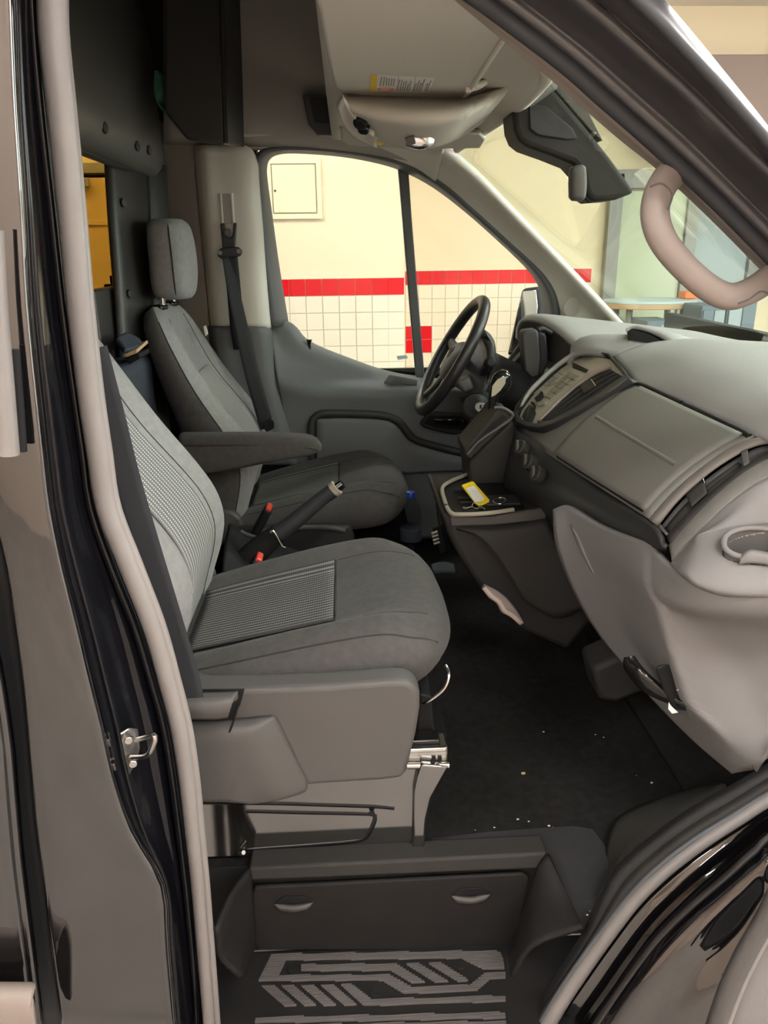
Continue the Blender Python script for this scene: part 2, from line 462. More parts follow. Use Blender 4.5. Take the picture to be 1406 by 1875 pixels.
def tiles(wall, Y, xs, rows, z0, red_rows, red_cells=(), grout_x=None):
    o0 = org(wall)
    me_w = me_r = None
    x_lo, x_hi = grout_x
    box('grout_bed', ((x_lo+x_hi)/2, Y+0.006, (z0+rows*TP)/2), (x_hi-x_lo, 0.012, z0+rows*TP), M['grout'], wall, bev=0)
    def tile_mesh(m):
        h = TP/2-0.0011; d = 0.006
        vs = [(-h, 0, -h), (h, 0, -h), (h, 0, h), (-h, 0, h), (-h+.0015, -d, -h+.0015), (h-.0015, -d, -h+.0015), (h-.0015, -d, h-.0015), (-h+.0015, -d, h-.0015)]
        me = D.meshes.new('tile'); me.from_pydata(vs, [], [(4, 5, 6, 7), (0, 1, 5, 4), (1, 2, 6, 5), (2, 3, 7, 6), (3, 0, 4, 7)]); me.materials.append(m); return me
    A, B = tile_mesh(M['tile']), tile_mesh(M['tile_red'])
    for r in range(rows):
        for c, x in enumerate(xs):
            red = r in red_rows or (r, c) in red_cells
            t = D.objects.new('tile', B if red else A); COL.objects.link(t); t.parent = wall
            t.location = Vec((x, Y, z0+(r+0.5)*TP))-o0
# nearer stretch: columns counted from the joint at pixel 711
xj = V(711, 525, YN).x
tiles(wall_n, YN, [xj-TP*(k+0.5) for k in range(10)]+[xj+TP*0.5-0.004], 8, ZB-7*TP, (7,), grout_x=(-5.5, XE))
xf = V(791, 510, YF).x
rc = [(4, c) for c in (0, 1)]+[(3, c) for c in (0, 1)]
tiles(wall_f, YF, [xf+TP*(k+0.5) for k in range(-2, 12)], 9, ZB-8*TP, (8,), rc, grout_x=(XE, xf+TP*12.0))
# access hatch in the wall
hp = [V(495, 300, YN), V(578, 303, YN), V(578, 391, YN), V(500, 391, YN)]
hx0, hx1, hz0, hz1 = hp[0].x, hp[1].x, hp[2].z, hp[0].z
hatch = thing('access_hatch', 'square cream access hatch set in the wall above the red tile band', 'hatch', (0.5*(hx0+hx1), YN, hz0))
fr = 0.03
ring_prism('hatch_frame', [(hx0-fr, YN, hz0-fr), (hx1+fr, YN, hz0-fr), (hx1+fr, YN, hz1+fr), (hx0-fr, YN, hz1+fr)],
           [(hx0, YN, hz0), (hx1, YN, hz0), (hx1, YN, hz1), (hx0, YN, hz1)], (0, -0.006, 0), M['wall'], hatch, 0.001)
box('hatch_door', ((hx0+hx1)/2, YN-0.004, (hz0+hz1)/2), (hx1-hx0-0.012, 0.008, hz1-hz0-0.012), M['wall'], hatch, 0.002)
disc('lock', (hx0+0.02, YN-0.008, (hz0+hz1)/2-0.01), (0, -1, 0), 0.007, 0.004, M['steel'], hatch, 12)

# ochre door far behind the cargo side, with closer
dx0, dx1 = V(60, 400, YN).x, V(300, 400, YN).x
dz1 = V(180, 326, YN).z
d1 = thing('door_2', None, None, ((dx0+dx1)/2, YN, 0)); struct(d1, 'ochre brown door with grey head frame and closer behind the van')
box('door_leaf', ((dx0+dx1)/2, YN-0.02, dz1/2), (dx1-dx0, 0.04, dz1), M['ochre'], d1, 0.003)
zt = V(180, 300, YN).z
box('door_head', ((dx0+dx1)/2, YN-0.03, (dz1+zt)/2+0.012), (dx1-dx0+0.2, 0.06, zt-dz1-0.02), M['frame_grey'], d1, 0.003)
box('door_gap', ((dx0+dx1)/2, YN-0.012, dz1+0.006), (dx1-dx0, 0.02, 0.02), M['black'], d1, 0)
p = V(152, 336, YN)
box('door_closer', (p.x, YN-0.06, p.z), (0.11, 0.05, 0.05), M['frame_grey'], d1, 0.006)
pz = V(190, 408, YN).z
box('rail_panel', ((dx0+dx1)/2, YN-0.044, pz), (dx1-dx0-0.06, 0.012, 0.03), M['ochre'], d1, 0.003)

# glazed door seen through the windshield, with what stands behind it
gx0, gx1 = V(1106, 450, YF).x, V(1330, 450, YF).x
gz1 = V(1180, 318, YF).z
gd = thing('door_3', None, None, ((gx0+gx1)/2, YF, 0)); struct(gd, 'grey framed door with pale green glass seen through the windshield')
box('door_stile', (gx0+0.05, YF-0.03, gz1/2), (0.10, 0.06, gz1), M['frame_grey'], gd, 0.004)
box('door_stile', ((gx0+gx1)/2+0.17, YF-0.03, gz1/2), (0.09, 0.06, gz1), M['frame_grey'], gd, 0.004)
box('door_stile', (gx1+0.22, YF-0.03, gz1/2), (0.10, 0.06, gz1), M['frame_grey'], gd, 0.004)
box('top_rail', ((gx0+gx1)/2+0.1, YF-0.03, gz1-0.04), (gx1-gx0+0.3, 0.06, 0.13), M['frame_grey'], gd, 0.004)
M['green_pane'] = mat('pale green frosted pane', (0.50, 0.56, 0.40), 0.25, spec=0.5)
M['grey_pane'] = mat('blue grey frosted pane', (0.26, 0.32, 0.34), 0.2, spec=0.5)
xm = (gx0+gx1)/2+0.17
box('pane', ((gx0+xm)/2, YF-0.02, gz1/2+0.35), (xm-gx0-0.1, 0.02, gz1-0.95), M['green_pane'], gd, 0)
box('pane', ((xm+gx1+0.2)/2, YF-0.02, gz1/2+0.35), (gx1+0.2-xm-0.08, 0.02, gz1-0.95), M['grey_pane'], gd, 0)
box('kick_panel', ((gx0+gx1)/2+0.1, YF-0.025, 0.45), (gx1-gx0+0.2, 0.03, 0.8), M['blue_dark'], gd, 0.004)
# work counter and boxes in front of that door
c0, c1 = V(1118, 565, 5.6), V(1282, 565, 5.6)
tb = thing('work_table', 'pale blue oval table top with tan edge beyond the windshield', 'table', ((c0.x+c1.x)/2, 5.75, 0))
ov = []
for i in range(28):
    a = 2*math.pi*i/28
    ov.append(Vec(((c0.x+c1.x)/2+math.cos(a)*(c1.x-c0.x)/2*1.02, 5.72+math.sin(a)*0.28, V(1200, 568, 5.44).z)))
prism('table_top', ov, (0, 0, 0.035), M['cardboard'], tb, 0.004)
prism('table_surface', [v+Vec((0, 0, 0.0352)) for v in ov], (0, 0, 0.018), M['pale_blue'], tb, 0.004)
for sx in (-1, 1):
    for sy in (-1, 1):
        px_ = (c0.x+c1.x)/2+sx*(c1.x-c0.x)*0.30; tube('leg', [(px_, 5.72+sy*0.14, 0.0), (px_, 5.72+sy*0.14, ov[0].z)], 0.025, M['frame_grey'], tb, 8)
q = V(1268, 552, 5.72)
tag(box('orange_tray', (q.x, 5.74, ov[0].z+0.0552+0.026), (0.16, 0.12, 0.05), M['orange'], bev=0.008), 'small orange tray standing on the oval table end', 'tray')
for i, (a, b, h, m_) in enumerate([(1185, 1235, 588, 'blue_dark'), (1240, 1282, 592, 'navy'), (1286, 1330, 560, 'blue_dark'), (1334, 1388, 548, 'blue_dark')]):
    A, B = V(a, h, 5.15), V(b, h, 5.15)
    lab = ['low dark blue cabinet under the oval table, nearest its left end', 'low navy cabinet under the right end of the oval table',
           'blue grey cabinet just right of the oval table', 'tallest blue grey cabinet, furthest right beyond the windshield'][i]
    cab = thing('storage_cabinet', lab, 'cabinet', ((A.x+B.x)/2, 5.3, 0), 'cabinets beyond the windshield')
    box('cabinet_body', ((A.x+B.x)/2, 5.3, A.z/2), (B.x-A.x, 0.3, A.z), M[m_], cab, 0.006)
    for k in range(2):
        xx = A.x+(B.x-A.x)*(0.27+0.46*k)
        dr = box('cabinet_door', (xx, 5.143, A.z/2+0.02), ((B.x-A.x)*0.43, 0.012, A.z-0.1), M['grey_pane'] if (i+k) % 2 else M[m_], cab, 0.003)
        box('handle', (xx+(B.x-A.x)*0.15, 5.132, A.z*0.72), (0.012, 0.012, 0.1), M['steel'], dr, 0.003)
# dark lintel high up at the front end of the bay
lx = V(1215, 100, YF).x
struct(box('trim_1', ((lx+5.4)/2, YF-0.12, (V(1300, 102, YF-0.2).z+2.30)/2), (5.4-lx, 0.24, V(1300, 102, YF-0.2).z-2.30), mat('brown grey lintel', (0.24, 0.19, 0.16), 0.8), bev=0.005), 'brown grey lintel band high on the wall ahead')

# ceiling lamps of the bay
lamps = [(-3.4, -2.3, 2), (-1.0, -2.3, 2), (1.4, -2.3, 2), (3.8, -2.3, 2), (-2.2, -0.7, 2), (0.9, -0.7, 2), (3.4, -0.5, 2), (2.5, 1.5, 1), (2.5, 3.4, 1), (4.3, 2.5, 1), (-0.6, 4.0, 0), (-2.1, 4.2, 0), (-3.4, 3.4, 0)]
where = ['over the rear corner behind the viewer', 'behind the viewer, left of centre', 'behind the viewer, right of centre', 'over the front corner behind the viewer', 'over the black body side', 'above the open doorway', 'above the front fender',
         'above the hood, passenger side', 'above the hood, driver side', 'nearest the front wall', 'between the van and the access hatch', 'before the ochre door', 'over the rear end of the van']
proto = {}
for (x, y, b), wh in zip(lamps, where):
    lab = 'long white fluorescent ceiling lamp '+wh
    if b not in proto:
        t = thing('ceiling_lamp', lab, 'lamp', (x, y, 3.2), 'ceiling lamps of the bay')
        proto[b] = (t, box('lamp_housing', (x, y, 3.27), (1.24, 0.30, 0.055), M['ceil'], t, 0.005), box('diffuser', (x, y, 3.232), (1.16, 0.22, 0.02), M[('lamp', 'lamp_front', 'lamp_near')[b]], t, 0))
    else:
        p0, h_, d_ = proto[b]
        t = dup(p0, None, (x, y, 3.2)); t['label'] = lab; dup(h_, t); dup(d_, t)

# ================================================================ VAN SHELL (setting)
# cab floor and step well
ZF = 0.655; YR = 1.12                     # cab floor height, riser plane of the entry step
fl = [VZ(360, 1600, ZF), ]
def poly3(name, pts, mat_, parent=None, ext=(0, 0, -0.02), bev=0.003):
    return prism(name, pts, ext, mat_, parent, bev)
cab_floor = struct(box('floor', (0.15, (YR+2.72)/2+0.004, ZF-0.012), (1.7, 2.72-YR, 0.024), M['carpet'], bev=0), 'black carpeted cab floor of the van')
# rising carpet at the foot wells (towards the firewall)
cw = loft('toe_board', [[(0.66, 1.13, ZF+0.01), (0.66, 1.9, ZF+0.01), (0.66, 2.7, ZF+0.01)], [(0.78, 1.13, ZF+0.05), (0.78, 1.9, ZF+0.05), (0.78, 2.7, ZF+0.05)],
                        [(0.95, 1.13, 0.98), (0.95, 1.9, 0.98), (0.95, 2.7, 0.98)], [(1.0, 1.13, 1.35), (1.0, 1.9, 1.35), (1.0, 2.7, 1.35)]], 12, 16, M['carpet'], cab_floor, 0.01)

# ---- entry step
step = thing('entry_step', 'black plastic entry step with ribbed tread and storage flap', 'step', (0.05, 1.03, 0.40))
zt_ = 0.452
sl, sr_ = V(385, 1735, YR).x, V(1085, 1700, YR).x
box('step_pan', ((sl+sr_)/2, (0.90+YR)/2, zt_-0.012), (sr_-sl, YR-0.90, 0.024), M['step'], step, 0.004)
# riser with lip
rl, rr = V(455, 1588, YR), V(1003, 1562, YR)
rbL, rbR = V(462, 1735, YR), V(940, 1737, YR)
prism('riser', [(sl, YR, zt_), (sr_, YR, zt_), (sr_, YR, ZF-0.001), (sl, YR, ZF-0.001)], (0, 0.02, 0), M['step'], step, 0.002)
# recessed flap surround: lip along the top, slanted cheek at the right
prism('riser_lip', [V(455, 1590, YR-0.03), V(1003, 1563, YR-0.03), V(985, 1592, YR-0.03), V(458, 1614, YR-0.03)], (0, 0.05, 0), M['dark2'], step, 0.006, 3)
loft('step_cheek', [[V(1003, 1563, YR-0.03), V(1040, 1640, 1.03), V(1068, 1700, 0.965)], [V(985, 1592, YR-0.03), V(985, 1650, 1.05), V(975, 1735, 0.985)], [V(940, 1737, YR-0.012), V(935, 1752, 1.06), V(938, 1790, 0.99)]], 14, 10, M['step'], step, 0.008)
loft('step_cheek', [[V(455, 1590, YR-0.03), V(420, 1640, 1.03), V(395, 1700, 0.965)], [V(458, 1614, YR-0.03), V(432, 1680, 1.05), V(402, 1755, 0.985)], [V(466, 1735, YR-0.012), V(455, 1752, 1.06), V(440, 1790, 0.99)]], 14, 10, M['step'], step, 0.008)
fo = [(462, 1630), (468, 1617), (600, 1611), (955, 1592), (966, 1600), (950, 1680), (940, 1722), (925, 1731), (480, 1733), (466, 1722)]
flap = prism('storage_flap', [V(a, b, YR-0.004) for a, b in fo], (0, -0.010, 0), M['step'], step, 0.004, 3)
for (a, b) in ((538, 1652), (862, 1637)):
    hw = 36
    c = lambda x, y, d=0.0: V(a+x, b+y, YR-0.015-d)
    prism('finger_slot', [c(-hw, 2), c(-20, -11), (c(20, -12)), c(hw, -2), c(20, 3), c(-18, 5)], (0, -0.002, 0), M['black'], flap, 0.0008)
    loft('pull_lip', [[c(-hw, 3, 0.001), c(0, 5, 0.003), c(hw, 0, 0.001)], [c(-hw+6, 10, 0.004), c(0, 12, 0.012), c(hw-6, 7, 0.004)], [c(-hw+12, 15, 0.001), c(0, 17, 0.004), c(hw-12, 12, 0.001)]], 12, 8, M['shield'], flap, 0.003)
# tread: ribbed raised islands, as in the photo (outlines on the tread plane)
def tread_poly(pts):
    return [VZ(a, b, zt_+0.0015) for a, b in pts]
ZT = lambda zx, zy: (440+zx/2.7038, 1720+zy/2.7038)
def ribs(pts2, idx):
    """fill an outline with thin raised ribs running along the van"""
    poly = [VZ(*ZT(*q), zt_) for q in pts2]
    ys = [p.y for p in poly]; y = min(ys)+0.0015
    vs, fs = [], []
    while y < max(ys):
        xs = []
        for i in range(len(poly)):
            a, b = poly[i], poly[(i+1) % len(poly)]
            if (a.y <= y < b.y) or (b.y <= y < a.y):
                xs.append(a.x+(b.x-a.x)*(y-a.y)/(b.y-a.y))
        xs.sort()
        for x0, x1 in zip(xs[::2], xs[1::2]):
            if x1-x0 < 0.002: continue
            n = len(vs); h = 0.0042; wy = 0.0012
            vs += [(x0, y-wy-.0006, zt_), (x1, y-wy-.0006, zt_), (x1, y+wy+.0006, zt_), (x0, y+wy+.0006, zt_), (x0, y-wy, zt_+h), (x1, y-wy, zt_+h), (x1, y+wy, zt_+h), (x0, y+wy, zt_+h)]
            fs += [(n+4, n+5, n+6, n+7), (n, n+1, n+5, n+4), (n+1, n+2, n+6, n+5), (n+2, n+3, n+7, n+6), (n+3, n, n+4, n+7)]
        y += 0.0042
    o = mesh_obj('tread_island', vs, fs, M['tread'], step, False)
    prism('tread_island_base', [VZ(*ZT(*q), zt_) for q in pts2], (0, 0, 0.0022), M['tread'], o, 0)
islands = [
    [(155, 78), (1255, 60), (1285, 66), (1300, 100), (1308, 150), (1205, 150), (1090, 95), (225, 105), (190, 182), (740, 180), (850, 242), (1135, 232), (1215, 168), (1312, 163), (1312, 192), (1240, 195), (1170, 255), (810, 270), (700, 204), (90, 208)],
    [(300, 130), (770, 124), (915, 215), (850, 218), (745, 156), (302, 158)],
    [(820, 124), (882, 122), (1030, 212), (965, 215)],
    [(932, 122), (990, 118), (1130, 205), (1080, 212)],
    [(105, 232), (165, 230), (278, 328), (222, 334)],
    [(203, 231), (262, 230), (376, 328), (320, 332)],
    [(300, 230), (360, 229), (474, 327), (416, 332)],
    [(398, 229), (460, 228), (576, 326), (518, 330)],
    [(498, 228), (556, 228), (650, 302), (1312, 284), (1312, 308), (612, 330)],
    [(78, 392), (1310, 366), (1312, 392), (72, 416)],
    [(70, 432), (1314, 408), (1318, 440), (64, 462)],
]
for i, pts2 in enumerate(islands): ribs(pts2, i)
for a, b in ((262, 150), (672, 258), (1088, 124)):
    disc('screw_cap', VZ(*ZT(a, b), zt_), (0, 0, 1), 0.011, 0.0025, M['step'], step, 16, 0.001)
# floor edge strip of black rubber in front of the seat, with carpet edge
es = [(790, 1535), (900, 1522), (1050, 1512), (1085, 1518), (1108, 1548), (1122, 1590), (1095, 1640), (1072, 1700), (1040, 1650), (1005, 1562), (780, 1575)]
tag(prism('floor_edge_mat', [VZ(a, b, ZF+0.004) if b < 1600 else V(a, b, 1.03) for a, b in es], (0, 0, -0.006), M['mat_rub'], bev=0.002), 'black rubber edge strip along the carpet above the step', 'floor trim')
tag(loft('carpet_kick_flap', [VL([(1110, 1600, 1.08), (1122, 1520, 1.14), (1160, 1485, 1.17), (1290, 1440, 1.2)]), VL([(1128, 1592, 1.05), (1170, 1545, 1.08), (1250, 1490, 1.10), (1330, 1440, 1.1)])], 16, 6, mat('charcoal carpet pad', (0.035, 0.034, 0.031), 1.0, spec=0.1, bump=0.6, bscale=900), None, 0.012), 'charcoal carpet pad lying along the front door sill', 'carpet pad')

# ---- headliner and roof
liner = thing('ceiling', None, None, (0.1, 1.8, 1.98)); struct(liner, 'beige grey cab headliner with overhead shelf')
ys = [0.985, 1.2, 1.5, 1.86, 2.2, 2.5, 2.66]
def lat(x, z, dxs=None, dz=None):
    return [Vec((x+(0 if dxs is None else dxs[i]), y, z+(0 if dz is None else dz[i]))) for i, y in enumerate(ys)]
bow = [-.10, -.04, 0.0, .02, 0.0, -.02, -.05]
dip = [.012, .004, 0, 0, .004, .016, .026]
loft('overhead_shelf', [lat(-0.02, 2.16), lat(-0.022, 2.02, None, dip), lat(-0.005, 2.008, None, dip), lat(0.10, 2.012, None, dip), lat(0.25, 2.015, None, dip), lat(0.33, 1.995, bow, dip), lat(0.365, 1.982, bow, dip), lat(0.372, 1.992, bow, dip)], 28, 24, M['liner'], liner, 0.012)
# header rim along the windshield top
tube('windshield_rim', [(0.30, 1.25, 1.965), (0.36, 1.5, 1.988), (0.378, 1.86, 1.992), (0.36, 2.2, 1.988), (0.345, 2.5, 1.985)], 0.012, M['trim'], liner, 10, 24)
# high roof lining above and behind the shelf
box('roof_lining', (-0.5, 1.86, 2.52), (1.2, 1.75, 0.02), M['liner_dark'], liner, 0)
loft('roof_front_slope', [[(0.40, 0.98, 2.03), (0.42, 1.86, 2.06), (0.40, 2.7, 2.03)], [(0.20, 0.98, 2.30), (0.20, 1.86, 2.33), (0.20, 2.7, 2.30)], [(-0.05, 0.98, 2.5), (-0.05, 1.86, 2.53), (-0.05, 2.7, 2.5)]], 10, 10, M['liner_dark'], liner, 0.012)

# driver side upper trim: wall of the high roof above the window
ws = thing('wall_left', None, None, (-0.2, 2.68, 1.5)); struct(ws, 'grey trim of the driver side around pillar and window')
loft('roof_side_trim', [VL([(300, -60, 2.58), (450, -60, 2.58), (620, -60, 2.58), (760, -60, 2.56)]), VL([(300, 120, 2.60), (450, 120, 2.60), (615, 120, 2.60), (760, 150, 2.58)]), VL([(300, 225, 2.62), (440, 225, 2.62), (615, 240, 2.62), (780, 250, 2.6)]), VL([(300, 262, 2.66), (430, 266, 2.66), (600, 270, 2.66), (790, 300, 2.64)])], 20, 18, M['roof_side'], ws, 0.012)
# light trim strip directly over the window, running into the windshield pillar
wo = [(463, 330), (466, 300), (476, 278), (500, 269), (560, 268), (630, 272), (700, 284), (760, 304), (820, 343), (880, 398), (940, 452), (985, 495), (1008, 530), (1020, 565), (1024, 605)]
loft('window_header_trim', [VL([(350, 240, 2.63), (430, 243, 2.63), (560, 245, 2.63), (640, 250, 2.62), (720, 262, 2.60), (780, 272, 2.56), (812, 270, 2.5)]), VL([(352, 268, 2.675), (440, 272, 2.675), (540, 274, 2.675), (640, 279, 2.675), (710, 292, 2.675), (760, 310, 2.675), (798, 334, 2.675)])], 24, 6, M['trim'], ws, 0.012)
# windshield pillar trim, bright grey, wedge widening to the dash
ap_out = VL([(792, 330, 2.685), (824, 356, 2.685), (876, 404, 2.685), (936, 458, 2.685), (984, 503, 2.685), (1007, 536, 2.685), (1018, 578, 2.685), (1022, 640, 2.685)])
ap_mid = VL([(790, 285, 2.60), (850, 330, 2.62), (930, 405, 2.63), (1010, 480, 2.63), (1060, 530, 2.63), (1095, 580, 2.62), (1100, 630, 2.60), (1100, 660, 2.60)])
ap_in = VL([(806, 274, 2.53), (868, 322, 2.55), (950, 404, 2.56), (1030, 486, 2.56), (1085, 543, 2.55), (1128, 588, 2.53), (1150, 612, 2.52), (1165, 640, 2.5)])
ap_edge = VL([(832, 278, 2.56), (886, 328, 2.58), (962, 408, 2.59), (1040, 488, 2.59), (1093, 544, 2.58), (1134, 588, 2.56), (1158, 612, 2.55), (1172, 640, 2.53)])
loft('windshield_pillar_trim', [ap_out, ap_mid, ap_in, ap_edge], 30, 20, M['trim'], ws, 0.012)
sp_c = V(1047, 562, 2.615)
disc('pillar_speaker_cover', sp_c+Vec((-.002, -.004, 0)), (0.15, -1, -0.1), 0.031, 0.005, mat('speaker mesh grey', (0.42, 0.41, 0.37), 0.8, bump=0.8, bscale=900), ws, 24, 0.001)
# B pillar trim: upper light part with height adjuster slot, lower grey part
bl = [(357, 266), (362, 330), (368, 400), (376, 480), (384, 560), (388, 600)]
bm_ = [(395, 266), (402, 330), (408, 400), (414, 480), (420, 560), (424, 600)]
br = [(452, 268), (456, 330), (462, 400), (468, 480), (474, 560), (478, 600)]
be = [(470, 300), (472, 340), (478, 410), (484, 490), (490, 560), (494, 602)]
loft('pillar_trim_upper', [VL(bl, 2.66), VL([(a+14, b) for a, b in bl], 2.61), VL(bm_, 2.605), VL(br, 2.605), VL(be, 2.66)], 24, 22, M['trim'], ws, 0.012)
bl2 = [(384, 597), (392, 660), (405, 720), (430, 790), (455, 850)]
br2 = [(478, 598), (486, 660), (500, 720), (520, 790), (540, 850)]
be2 = [(494, 600), (502, 660), (516, 720), (534, 790), (552, 850)]
loft('pillar_trim_lower', [VL(bl2, 2.655), VL([(a+16, b) for a, b in bl2], 2.60), VL([(a+60, b) for a, b in bl2], 2.597), VL(br2, 2.60), VL(be2, 2.66)], 20, 18, M['door'], ws, 0.012)
# taupe trim between the pillar and the bulkhead
loft('rear_side_trim', [VL([(268, 200), (272, 300), (285, 420), (300, 560), (310, 660), (330, 760)], 2.70), VL([(310, 232), (316, 320), (328, 420), (340, 540), (350, 640), (370, 760)], 2.68), VL([(352, 236), (358, 320), (368, 420), (378, 520), (388, 620), (420, 760)], 2.67)], 20, 10, M['liner_dark'], ws, 0.012)
box('pillar_logo', V(408, 281, 2.602), (0.055, 0.003, 0.006), M['liner_dark'], ws, 0.001)
prism('pillar_backing', VL([(330, 200), (474, 258), (466, 300), (468, 330), (474, 390), (482, 470), (491, 540), (497, 600), (520, 740), (552, 900), (400, 900), (330, 600)], 2.685), (0, 0.03, 0), M['rubber'], ws, 0)
# adjuster slot (raised rails of the belt height adjuster)
for xo in (404, 424):
    tube('adjuster_rail', VL([(xo, 354, 2.596), (xo+4, 412, 2.596)]), 0.004, M['trim'], ws, 6)
prism('adjuster_slot', VL([(406, 355), (422, 355), (427, 410), (410, 410)], 2.598), (0, -0.004, 0), mat('slot grey', (0.33, 0.32, 0.29), 0.7), ws, 0.001)
# ---- bulkhead of black padded vinyl behind the seats
bh = thing('bulkhead', 'black padded vinyl bulkhead with snap buttons behind the front seats', 'partition', (-0.6, 1.8, 0.6))
xs_ = -0.55
loft('upper_pad', [[(xs_-.10, 0.98, 1.955), (xs_-.10, 1.8, 1.955), (xs_-.10, 2.45, 1.945), (xs_-.10, 2.66, 1.93)], [(xs_-.03, 0.98, 1.935), (xs_-.03, 1.8, 1.938), (xs_-.03, 2.45, 1.93), (xs_-.03, 2.665, 1.91)],
                   [(xs_+.005, 0.98, 1.955), (xs_+.005, 1.8, 1.955), (xs_+.0, 2.45, 1.945), (xs_-.012, 2.66, 1.925)], [(xs_+.02, 0.98, 2.02), (xs_+.02, 1.8, 2.02), (xs_+.012, 2.45, 2.02), (xs_-.01, 2.66, 2.0)],
                   [(xs_+.02, 0.98, 2.25), (xs_+.02, 1.8, 2.25), (xs_+.01, 2.45, 2.25), (xs_-.02, 2.66, 2.2)], [(xs_, 0.98, 2.5), (xs_, 1.8, 2.5), (xs_, 2.45, 2.5), (xs_-.03, 2.66, 2.5)]], 24, 30, M['vinyl_sheen'], bh, 0.02)
tube('piping', [(xs_-.04, 0.98, 1.93), (xs_-.04, 1.8, 1.933), (xs_-.04, 2.45, 1.925), (xs_-.045, 2.62, 1.915)], 0.013, M['vinyl'], bh, 10, 30)
for a, b in ((190, 234), (250, 268), (272, 275)):
    d = VX(a, b, xs_+.022); disc('snap_button', d, (1, -0.1, 0), 0.013, 0.006, M['vinyl'], bh, 16, 0.002)
# side post of the bulkhead, two padded faces with a seam
pA = [VX(203, 285, -.60), VX(210, 400, -.60), VX(222, 556, -.60), VX(232, 700, -.60)]
pB = [VX(262, 300, -.59), VX(266, 400, -.59), VX(272, 556, -.59), VX(285, 700, -.59)]
def yz(p): return (p.y, p.z)
loft('side_post', [[(-.615, p.y-.005, p.z) for p in pA], [(-.602, p.y+.004, p.z) for p in pA], [(-.585, p.y+.14, p.z) for p in pA], [(-.58, p.y+.33, p.z) for p in pA]], 16, 14, M['vinyl'], bh, 0.012)
loft('corner_pad', [[(-.578, p.y-.02, p.z) for p in pB], [(-.555, p.y+.01, p.z) for p in pB], [(-.54, p.y+.06, p.z) for p in pB], [(-.55, p.y+.10, p.z) for p in pB]], 16, 14, M['vinyl'], bh, 0.012)
for a, b in ((224, 371), (236, 538)):
    disc('snap_button', VX(a, b, -.588), (1, -.2, 0), 0.012, 0.006, M['vinyl'], bh, 16, 0.002)
box('lower_panel', (-0.64, 2.36, 1.12), (0.03, 0.66, 1.0), M['vinyl'], bh, 0.006)
box('lower_panel', (-0.64, 1.24, 1.12), (0.03, 0.52, 1.0), M['vinyl'], bh, 0.006)
# overhead locker at the driver side
lk = thing('overhead_locker', 'dark box shaped overhead locker hanging above the driver pillar', 'locker', (-0.36, 2.4, 1.98))
prism('locker_body', VL([(300, -70), (300, 205), (342, 256), (412, 266), (404, -70)], 2.25), (0, 0.33, 0.03), M['vinyl'], lk, 0.008, 3)
prism('locker_edge', VL([(410, 262), (418, 262), (408, -70), (400, -70)], 2.24), (0, 0.36, 0.03), M['dark2'], lk, 0.002)
tag(loft('green_cloth', [VL([(283, 128, 2.28), (282, 170, 2.28), (292, 195, 2.27), (312, 214, 2.26)]), VL([(294, 132, 2.30), (296, 165, 2.27), (302, 190, 2.30), (314, 214, 2.26)]), VL([(304, 140, 2.27), (308, 165, 2.31), (312, 190, 2.28), (318, 216, 2.30)])], 16, 12, M['green'], None, 0.004), 'dark green cloth hanging beside the overhead locker', 'cloth')
# dark recess / coat hook housing on the far header
gr = thing('hook_housing', 'dark grey moulded hook housing above the driver window', 'housing', V(582, 250, 2.55))
prism('housing_body', VL([(553, 172), (612, 174), (612, 248), (582, 247), (564, 225)], 2.54), (0, 0.06, 0), M['shield'], gr, 0.006, 3)
prism('housing_inset', VL([(566, 178), (608, 180), (608, 228), (576, 224)], 2.538), (0, -0.004, 0), M['dark'], gr, 0.003)

# ---- outer shell: roof, driver flank, cargo bay, firewall
shell = thing('wall_van', None, None, (-1.0, 1.86, 0.4)); struct(shell, 'black roof, flanks and floor of the van around the cab')
van = thing('van_body', 'black painted van body around the open passenger doorway', 'van', (0.2, 0.93, 0.4))
box('roof_skin', (-1.25, 1.86, 2.57), (2.9, 1.98, 0.03), M['paint'], shell, 0.01)
loft('roof_nose', [[(0.44, 0.92, 2.02), (0.47, 1.86, 2.07), (0.44, 2.8, 2.02)], [(0.24, 0.9, 2.33), (0.24, 1.86, 2.37), (0.24, 2.82, 2.33)], [(-0.03, 0.9, 2.56), (-0.03, 1.86, 2.58), (-0.03, 2.82, 2.56)]], 10, 8, M['paint'], shell, 0.008)
box('roof_side', (-1.2, 0.90, 2.30), (3.0, 0.02, 0.55), M['paint'], shell, 0.004)
box('roof_side', (-1.2, 2.83, 2.30), (3.0, 0.02, 0.55), M['paint'], shell, 0.004)
box('cargo_side', (-1.52, 0.90, 1.32), (2.0, 0.02, 1.5), M['vinyl'], shell, 0)
box('cargo_side', (-1.55, 2.82, 1.06), (2.1, 0.03, 0.95), M['vinyl'], shell, 0.004)
box('cargo_top', (-1.55, 2.80, 2.27), (2.1, 0.04, 0.5), M['vinyl'], shell, 0.004)
box('cargo_floor', (-1.65, 1.86, 0.60), (2.0, 1.9, 0.05), M['carpet'], shell, 0)
box('cargo_rear', (-2.62, 1.86, 1.55), (0.03, 1.95, 2.0), M['vinyl'], shell, 0)
box('cargo_pane', (-1.55, 2.815, 1.77), (2.0, 0.008, 0.50), M['amber_glass'], shell, 0)
box('door_sill_inner', (0.3, 2.745, 0.80), (1.7, 0.03, 0.40), M['dark'], shell, 0.006)
box('firewall', (1.16, 1.86, 1.0), (0.03, 1.85, 0.95), M['black'], shell, 0)
box('cowl_side', (1.0, 0.955, 1.0), (0.62, 0.02, 0.9), M['paint'], shell, 0.01)
box('underbody', (0.1, 1.95, 0.52), (2.1, 1.6, 0.20), M['black'], shell, 0)
